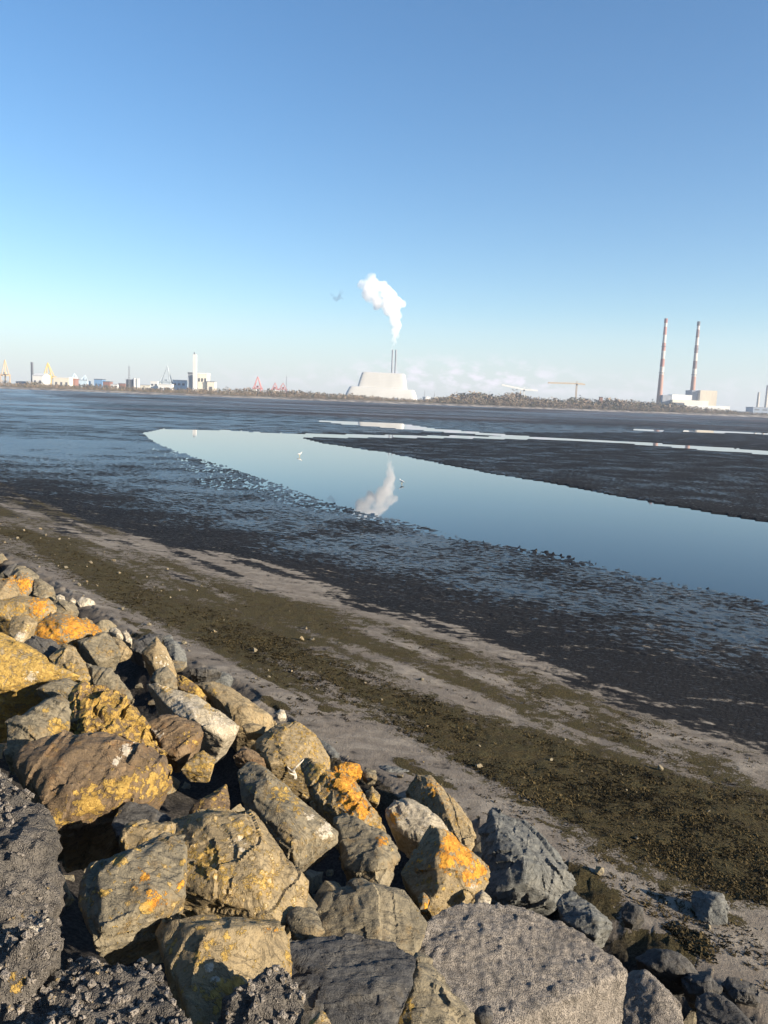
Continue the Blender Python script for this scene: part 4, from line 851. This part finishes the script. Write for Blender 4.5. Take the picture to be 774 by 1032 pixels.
hall('quay_shed', 'pale blue shed between the gantry crane and the white tower', 'shed', 174, 187, 383.7, 1650, 25, LBLUE, WH, panes=3)
hall('boiler_block', 'tall dark block standing against the white tower', 'building', 189.4, 193.6, 376.6, 1620, 25, GREY, DGREY)
hall('process_block', 'cream cube building beside the white tower', 'building', 199.0, 208.2, 377.2, 1610, 30, CREAM, WH, panes=3)
hall('annexe', 'low cream annexe next to the cube building', 'building', 208.6, 216, 384.9, 1605, 20, CREAM, GREY, doors=1)
for (a, b, t, lb) in ((16, 24, 384.5, 'low grey shed between the orange crane and the dark chimney'), (44.5, 53, 381.5, 'grey shed under the yellow gantry crane'), (77, 88, 383.2, 'pale shed beneath the pale blue cranes'), (119.5, 126, 386.6, 'low brown building before the thin mast'), (141.5, 151, 388.2, 'low pale building between the silos and the white block'), (-16, -4, 382.6, 'low shed at the edge of the harbour')):
    hall('shed', lb, 'shed', a, b, t, 1700, 20, {16: GREY, 44.5: GREY, 77: LBLUE, 119.5: BRICK, 141.5: CREAM, -16: GREY}[a], GREY, doors=2)
def tower():
    Y = 1600.; x = at(196.3, Y); r = empty('white_tower', (x, Y, LAND), 'tall white square tower with a thin flue on top', 'tower')
    z1 = zt(196, 357.2, Y); w = 3.3; m = MB(); m.box(x-w, x+w, Y-w, Y+w, LAND, z1); s = m.build('shaft', WH, r)
    m = MB(); m.tube(x-1.2, Y, z1, z1+4, 1.2, 1.0, 12); m.build('flue', DGREY, r)
    m = MB(); m.box(x-w-.4, x+w+.4, Y-w-.4, Y+w+.4, z1-3, z1-1.5); m.build('cornice', GREY, s)
tower()
def simple_chimney(name, px, pyt, Y, w, mat, label):
    x = at(px, Y); z1 = zt(px, pyt, Y); r = empty(name, (x, Y, LAND), label, 'chimney')
    m = MB(); m.tube(x, Y, LAND, z1, w*PX(Y)/2*1.1, w*PX(Y)/2*.95, 20); m.build('shaft', mat, r)
    m = MB(); m.tube(x, Y, z1, z1+2, w*PX(Y)/2, w*PX(Y)/2, 20); m.build('rim', DGREY, r)
simple_chimney('dark_chimney', 32.7, 366, 1700, 2.4, DGREY, 'dark round chimney behind the white harbour warehouse')
def tank(px0, px1, pyt, Y, mat, label, group, dome=True):
    c = (px0+px1)/2; x = at(c, Y); R_ = (px1-px0)/2*PX(Y); z1 = zt(c, pyt, Y); r = empty('storage_tank', (x, Y, LAND), label, 'storage tank', group)
    m = MB(); m.tube(x, Y, LAND, z1, R_, R_, 32); m.build('shell', mat, r)
    m = MB(); m.tube(x, Y, z1+.003, z1+R_*.16, R_*1.02, R_*.25, 32); m.build('roof', mat, r)
    m = MB(); m.bar((x+R_*.7, Y-R_*.8, LAND), (x+R_*.7, Y-R_*.8, z1+1), .5); m.build('ladder', GREY, r)
tank(134.3, 137.1, 381.2, 1600, WH, 'white silo next to the dark grey pump house', 'white silos'); tank(137.5, 140.5, 381.6, 1600, WH, 'white silo on the far side of its twin from the pump house', 'white silos')
tank(252.5, 258.5, 392.6, 1500, WH, 'white tank at the foot of the tall red crane', 'white tanks by the red cranes'); tank(273, 281, 393.4, 1500, WH, 'white tank below the cluster of red cranes', 'white tanks by the red cranes'); tank(289.5, 297.5, 394.9, 1500, WH, 'flat white tank furthest from the tall red crane', 'white tanks by the red cranes')
tank(425.8, 433.3, 400.0, 1500, WH, 'white storage tank next to the white plant', 'storage tanks beside the plant'); tank(434.2, 442.8, 400.6, 1500, CREAM, 'cream storage tank next to the pale blue shed', 'storage tanks beside the plant')
hall('shed', 'pale blue grey shed between the tanks and the woodland', 'shed', 444, 457, 402.2, 1520, 25, LBLUE, GREY, doors=2)
def mast(px, pyt, Y, label, mat=GREY, w=.9):
    x = at(px, Y); r = empty('mast', (x, Y, LAND), label, 'mast'); m = MB(); m.truss((x, Y, LAND), (x, Y, zt(px, pyt, Y)), w*1.6, .35, 12); m.build('lattice', mat, r)
    m = MB(); m.bar((x, Y, zt(px, pyt, Y)), (x, Y, zt(px, pyt, Y)+4), .4); m.build('aerial', mat, r)
mast(130.2, 369, 1600, 'thin lattice mast above the dark grey pump house', GREY, 1.6); mast(427.5, 394.5, 1650, 'thin mast behind the white storage tank'); mast(437.6, 396.5, 1650, 'shorter mast behind the cream storage tank'); mast(288.3, 380, 1700, 'thin mast beside the cluster of red cranes')
def gantry(px0, px1, pyt, Y, mat, label, apex=None, group=None, boom=0, cat='crane', name='gantry_crane', t=1.6):
    x0, x1 = at(px0, Y), at(px1, Y); c = (px0+px1)/2; zT = zt(c, pyt, Y); r = empty(name, ((x0+x1)/2, Y, LAND), label, cat, group)
    D = 22; zg = LAND+(zT-LAND)*.62 if apex else zT
    for xx in (x0+t, x1-t):
        for yy in (Y-D/2, Y+D/2):
            m = MB(); m.bar((xx, yy, LAND), (xx, yy, zg), t); m.build('leg', mat, r)
    m = MB()
    for yy in (Y-D/2, Y+D/2): m.bar((x0, yy, zg), (x1, yy, zg), t*1.2); m.bar((x0+t, yy, LAND+(zg-LAND)*.45), (x1-t, yy, LAND+(zg-LAND)*.45), t*.8); m.bar((x0+t, yy, LAND+2), (x1-t, yy, LAND+(zg-LAND)*.45), t*.5)
    for xx in (x0+t, x1-t): m.bar((xx, Y-D/2, zg-t), (xx, Y+D/2, zg-t), t)
    m.build('girder', mat, r)
    if apex:
        xa = at(apex[0], Y); za = zt(apex[0], apex[1], Y); m = MB()
        for yy in (Y-D/3, Y+D/3): m.bar((x0+t, yy, zg), (xa, Y, za), t*.7); m.bar((x1-t, yy, zg), (xa, Y, za), t*.7)
        m.build('apex_frame', mat, r)
    if boom:
        xa = at(apex[0], Y) if apex else (x0+x1)/2
        m = MB(); m.truss((xa, Y-D*.4, zg+1), (xa+boom*PX(Y)*.3, Y-D*2.0, (za if apex else zT)+6), 2.0, .6, 8); m.build('boom', mat, r)
    m = MB(); m.box((x0+x1)/2-2.5, (x0+x1)/2+2.5, Y-3, Y+3, zg+t, zg+t+3.4); m.build('cab', mat, r)
    return r
gantry(2.6, 8.6, 370.5, 1750, paint('orange_paint', (.50, .36, .20), .1, .2), 'orange yellow harbour crane at the end of the far quay', (5.6, 362.5), 'harbour cranes', 0, t=1.7)
gantry(44.6, 54.6, 372.5, 1700, YEL, 'bright yellow gantry crane between two pale warehouses', (48.6, 365.5), 'harbour cranes', 0, t=2.0)
gantry(72.5, 79.5, 378.2, 1750, LBLUE, 'pale blue gantry crane next to the red containers', (75, 376.0), 'harbour cranes')
gantry(81, 88, 378.8, 1750, LBLUE, 'pale blue gantry crane further from the red containers', (86, 378.2), 'harbour cranes')
gantry(161.0, 173.2, 378.5, 1620, paint('steel_blue_grey', (.28, .33, .36), .1, .2), 'grey gantry crane with a raised spike before the white tower', (168.6, 368.5), 'harbour cranes', t=1.8)
gantry(255.0, 264.0, 386.5, 1650, RED, 'tall red gantry crane above the white tanks', (259.5, 379.4), 'red cranes', 0, t=1.6)
gantry(274.0, 280.0, 387.6, 1700, RED, 'red crane in the cluster, next to the tall red crane', (277, 385.6), 'red cranes', t=1.1)
gantry(281.0, 289.0, 387.6, 1700, RED, 'red crane in the cluster beside the thin mast', (285, 386), 'red cranes', t=1.1)
def tcrane(px, pyt, pxa, pya, pxb, pyb, Y, mat, label):
    x = at(px, Y); zT = zt(px+.3, pyt, Y); r = empty('tower_crane', (x, Y, LAND), label, 'tower crane', 'tower cranes above the woodland')
    m = MB(); m.truss((x, Y, LAND), (x, Y, zT), 2.2, .55, 16); m.build('mast', mat, r)
    A = (x+(pxa-px)*PX(Y), Y-12, zt(pxa, pya, Y)); B = (x+(pxb-px)*PX(Y), Y+4, zt(pxb, pyb, Y)); top = (x, Y, zT+5)
    m = MB(); m.truss((x, Y, zT), A, 1.9, .8, 14); m.build('jib', mat, r)
    m = MB(); m.truss((x, Y, zT), B, 1.8, .8, 5); cj = m.build('counter_jib', mat, r)
    m = MB(); m.box(B[0]-2.6, B[0]+2.6, B[1]-1.5, B[1]+1.5, B[2]-3, B[2]+1.2); m.build('counterweight', DGREY, cj)
    m = MB(); m.bar((x, Y, zT), top, .9); q = tuple(np.array((x, Y, zT))*.4+np.array(A)*.6); m.bar(top, q, .25); m.bar(top, B, .25); m.build('tie_frame', mat, r)
    m = MB(); m.box(x-1.5, x+1.5, Y-2.8, Y-1.1, zT-3.4, zT-.4); m.build('cab', DGREY, r)
tcrane(579.6, 386.6, 549.8, 385.8, 588.2, 387.4, 1600, paint('crane_tan', (.34, .25, .15), .1, .2), 'brown tower crane with a level jib above the woodland')
tcrane(527.2, 392.6, 504, 387.9, 541, 393.6, 1700, WH, 'white tower crane with a raised jib above the woodland')
def keep():
    Y = 1400.; x = at(604.8, Y); z1 = zt(604.8, 400.6, Y); r = empty('brick_tower', (x, Y, LAND), 'short dark brick tower rising out of the woodland', 'tower'); w = 2.7
    m = MB(); m.box(x-w, x+w, Y-w, Y+w, LAND, z1); m.build('shaft', BRICK, r); m = MB(); m.box(x-w-.4, x+w+.4, Y-w-.4, Y+w+.4, z1+.003, z1+1.2); m.build('parapet', DGREY, r)
keep()
# ---- gulls standing in the shallow pool
def gull(px, py, face, label, s=1.0, Y=None):
    d = ray(px, py); t = (-.02-HC)/d[2]; P = np.array([0, 0, HC])+d*t; r = empty('gull', tuple(P), label, 'gull', 'gulls standing in the pool'); r.rotation_euler = (0, 0, face); r.scale = (s,)*3
    bm = bmesh.new(); st = [(-.26, .20, .008), (-.2, .215, .025), (-.12, .235, .055), (-.02, .25, .078), (.08, .265, .08), (.15, .30, .06), (.185, .35, .042), (.205, .395, .042), (.235, .42, .040), (.262, .422, .026), (.28, .415, .012)]
    rings = []
    for (x, z, r_) in st: rings.append([bm.verts.new((x, r_*.85*math.cos(a*6.283/12), z+r_*math.sin(a*6.283/12))) for a in range(12)])
    for A, B in zip(rings[:-1], rings[1:]):
        for k in range(12): bm.faces.new((A[k], B[k], B[(k+1) % 12], A[(k+1) % 12]))
    bm.faces.new(rings[0]); bm.faces.new(rings[-1][::-1]); me = bpy.data.meshes.new('body'); bmesh.ops.recalc_face_normals(bm, faces=bm.faces); bm.to_mesh(me); bm.free()
    me.polygons.foreach_set('use_smooth', np.ones(len(me.polygons), bool)); link('body', me, WH, r)
    for sy in (-1, 1):
        m = MB(); m.add([(.1, sy*.072, .29), (.02, sy*.088, .27), (-.14, sy*.066, .245), (-.33, sy*.02, .225), (-.16, sy*.055, .21), (0, sy*.086, .225), (.09, sy*.08, .24), (0, sy*.062, .25)], [(0, 1, 7), (1, 2, 7), (2, 3, 7), (3, 4, 7), (4, 5, 7), (5, 6, 7), (6, 0, 7), (0, 6, 5, 4, 3, 2, 1)]); w = m.build('wing', paint('wing_grey', (.30, .31, .33), .1, 3), None, (0, 0, 0)); w.parent = r
        m = MB(); m.bar((.01, sy*.035, -.02), (.01, sy*.035, .2), .012); w = m.build('leg', YEL, None, (0, 0, 0)); w.parent = r
    m = MB(); m.add([(.275, -.012, .42), (.275, .012, .42), (.275, 0, .405), (.34, 0, .402)], [(0, 1, 3), (1, 2, 3), (2, 0, 3), (0, 2, 1)]); w = m.build('beak', YEL, None, (0, 0, 0)); w.parent = r
gull(301.8, 460, .6, 'white gull standing in the middle of the pool, the further one', .8)
gull(405, 488, 2.5, 'grey winged gull standing in the pool by the plume reflection', .65)
# ---- the air
hz = MB(); hz.box(-2600, 2600, -120, 2600, -1.2, 232); h_ = hz.build('haze', None); n = N('haze'); v = n.n('ShaderNodeVolumePrincipled')
v.inputs['Color'].default_value = (.72, .83, 1., 1); v.inputs['Density'].default_value = .00013; v.inputs['Anisotropy'].default_value = .2
n.t.links.new(v.outputs[0], n.out.inputs['Volume']); h_.data.materials.append(n.m); tag(h_, 'thin pale haze over the bay', kind='stuff')

# ================================================================ camera, world, sun
cam = bpy.data.cameras.new('camera'); co = bpy.data.objects.new('camera', cam); COL.objects.link(co); S.camera = co
cam.sensor_fit = 'VERTICAL'; cam.sensor_height = 36; cam.lens = F/1032*36; cam.clip_start = .05; cam.clip_end = 60000
X = Vector((1, 0, 0)); U = Vector((0, SP, CP)); FW = Vector((0, CP, -SP))
rt = X*CR + U*SR; upv = -X*SR + U*CR
co.matrix_world = Matrix(((rt.x, upv.x, -FW.x, 0), (rt.y, upv.y, -FW.y, 0), (rt.z, upv.z, -FW.z, HC), (0, 0, 0, 1)))
SAZ, SEL = math.radians(117), math.radians(17)
sv = Vector((math.sin(SAZ)*math.cos(SEL), math.cos(SAZ)*math.cos(SEL), math.sin(SEL)))
sun = bpy.data.lights.new('sun', 'SUN'); sun.energy = 5.0; sun.angle = math.radians(.53); sun.color = (1, .86, .68)
so = bpy.data.objects.new('sun', sun); COL.objects.link(so); so.rotation_euler = sv.to_track_quat('Z', 'Y').to_euler()
w = bpy.data.worlds.new('World'); S.world = w; w.use_nodes = True; nt = w.node_tree; nt.nodes.clear()
sky = nt.nodes.new('ShaderNodeTexSky'); sky.sky_type = 'NISHITA'; sky.sun_disc = False; sky.sun_elevation = SEL; sky.sun_rotation = SAZ
sky.altitude = 0; sky.air_density = 1.0; sky.dust_density = 0.35; sky.ozone_density = 2.6
bg = nt.nodes.new('ShaderNodeBackground'); ow = nt.nodes.new('ShaderNodeOutputWorld'); bg.inputs[1].default_value = .070
def wm(op, a, b=0., c=0., clamp=False):
    q = nt.nodes.new('ShaderNodeMath'); q.operation = op; q.use_clamp = clamp
    for i, v in enumerate((a, b, c)):
        if isinstance(v, bpy.types.NodeSocket): nt.links.new(v, q.inputs[i])
        else: q.inputs[i].default_value = v
    return q.outputs[0]
tc = nt.nodes.new('ShaderNodeTexCoord'); sx = nt.nodes.new('ShaderNodeSeparateXYZ'); nt.links.new(tc.outputs['Generated'], sx.inputs[0])
# low bank of small cumulus near the horizon: azimuth/elevation noise on the sky sphere
az = wm('ARCTAN2', sx.outputs[0], sx.outputs[1]); elv = wm('ARCSINE', sx.outputs[2])
cb = nt.nodes.new('ShaderNodeCombineXYZ'); nt.links.new(wm('MULTIPLY', az, 44.), cb.inputs[0]); nt.links.new(wm('MULTIPLY', elv, 85.), cb.inputs[1])
cn = nt.nodes.new('ShaderNodeTexNoise'); nt.links.new(cb.outputs[0], cn.inputs['Vector']); cn.inputs['Scale'].default_value = 1.0; cn.inputs['Detail'].default_value = 6; cn.inputs['Roughness'].default_value = .55
def band(x, a, b, c_, d_):
    q = nt.nodes.new('ShaderNodeMapRange'); q.interpolation_type = 'SMOOTHSTEP'; nt.links.new(x, q.inputs[0]); q.inputs[1].default_value = a; q.inputs[2].default_value = b
    q2 = nt.nodes.new('ShaderNodeMapRange'); q2.interpolation_type = 'SMOOTHSTEP'; nt.links.new(x, q2.inputs[0]); q2.inputs[1].default_value = c_; q2.inputs[2].default_value = d_; q2.inputs[3].default_value = 1; q2.inputs[4].default_value = 0
    return wm('MULTIPLY', q.outputs[0], q2.outputs[0])
bandm = wm('ADD', wm('MULTIPLY', band(elv, .012, .026, .040, .066), band(az, -.10, .04, .15, .25)), wm('MULTIPLY', wm('MULTIPLY', band(elv, .006, .02, .03, .05), band(az, -.36, -.1, .3, .6)), .45))
cm = wm('MULTIPLY', wm('MULTIPLY_ADD', cn.outputs['Fac'], 6.0, -2.75, True), bandm)
mixc = nt.nodes.new('ShaderNodeMix'); mixc.data_type = 'RGBA'
nt.links.new(wm('MULTIPLY', cm, .6), mixc.inputs[0]); hs_ = nt.nodes.new('ShaderNodeHueSaturation'); hs_.inputs['Saturation'].default_value = 1.2; hs_.inputs['Hue'].default_value = .502; hs_.inputs['Value'].default_value = 1.10; nt.links.new(sky.outputs[0], hs_.inputs['Color'])
mk = nt.nodes.new('ShaderNodeMix'); mk.data_type = 'RGBA'; nt.links.new(wm('MULTIPLY', band(elv, -.2, -.1, .0, .12), .75), mk.inputs[0]); nt.links.new(hs_.outputs[0], mk.inputs[6]); mk.inputs[7].default_value = (3.9, 4.2, 4.85, 1)
nt.links.new(mk.outputs[2], mixc.inputs[6]); mixc.inputs[7].default_value = (6.0, 5.6, 6.1, 1)
nt.links.new(mixc.outputs[2], bg.inputs[0]); nt.links.new(bg.outputs[0], ow.inputs[0])
S.view_settings.view_transform = 'Standard'; S.view_settings.look = 'None'; S.view_settings.exposure = 1.36; S.view_settings.gamma = 1
cy = S.cycles; cy.use_denoising = True
try: cy.denoiser = 'OPENIMAGEDENOISE'
except Exception: pass
cy.max_bounces = 12; cy.volume_bounces = 10; cy.diffuse_bounces = 3; cy.glossy_bounces = 3; cy.use_adaptive_sampling = False; cy.caustics_reflective = False
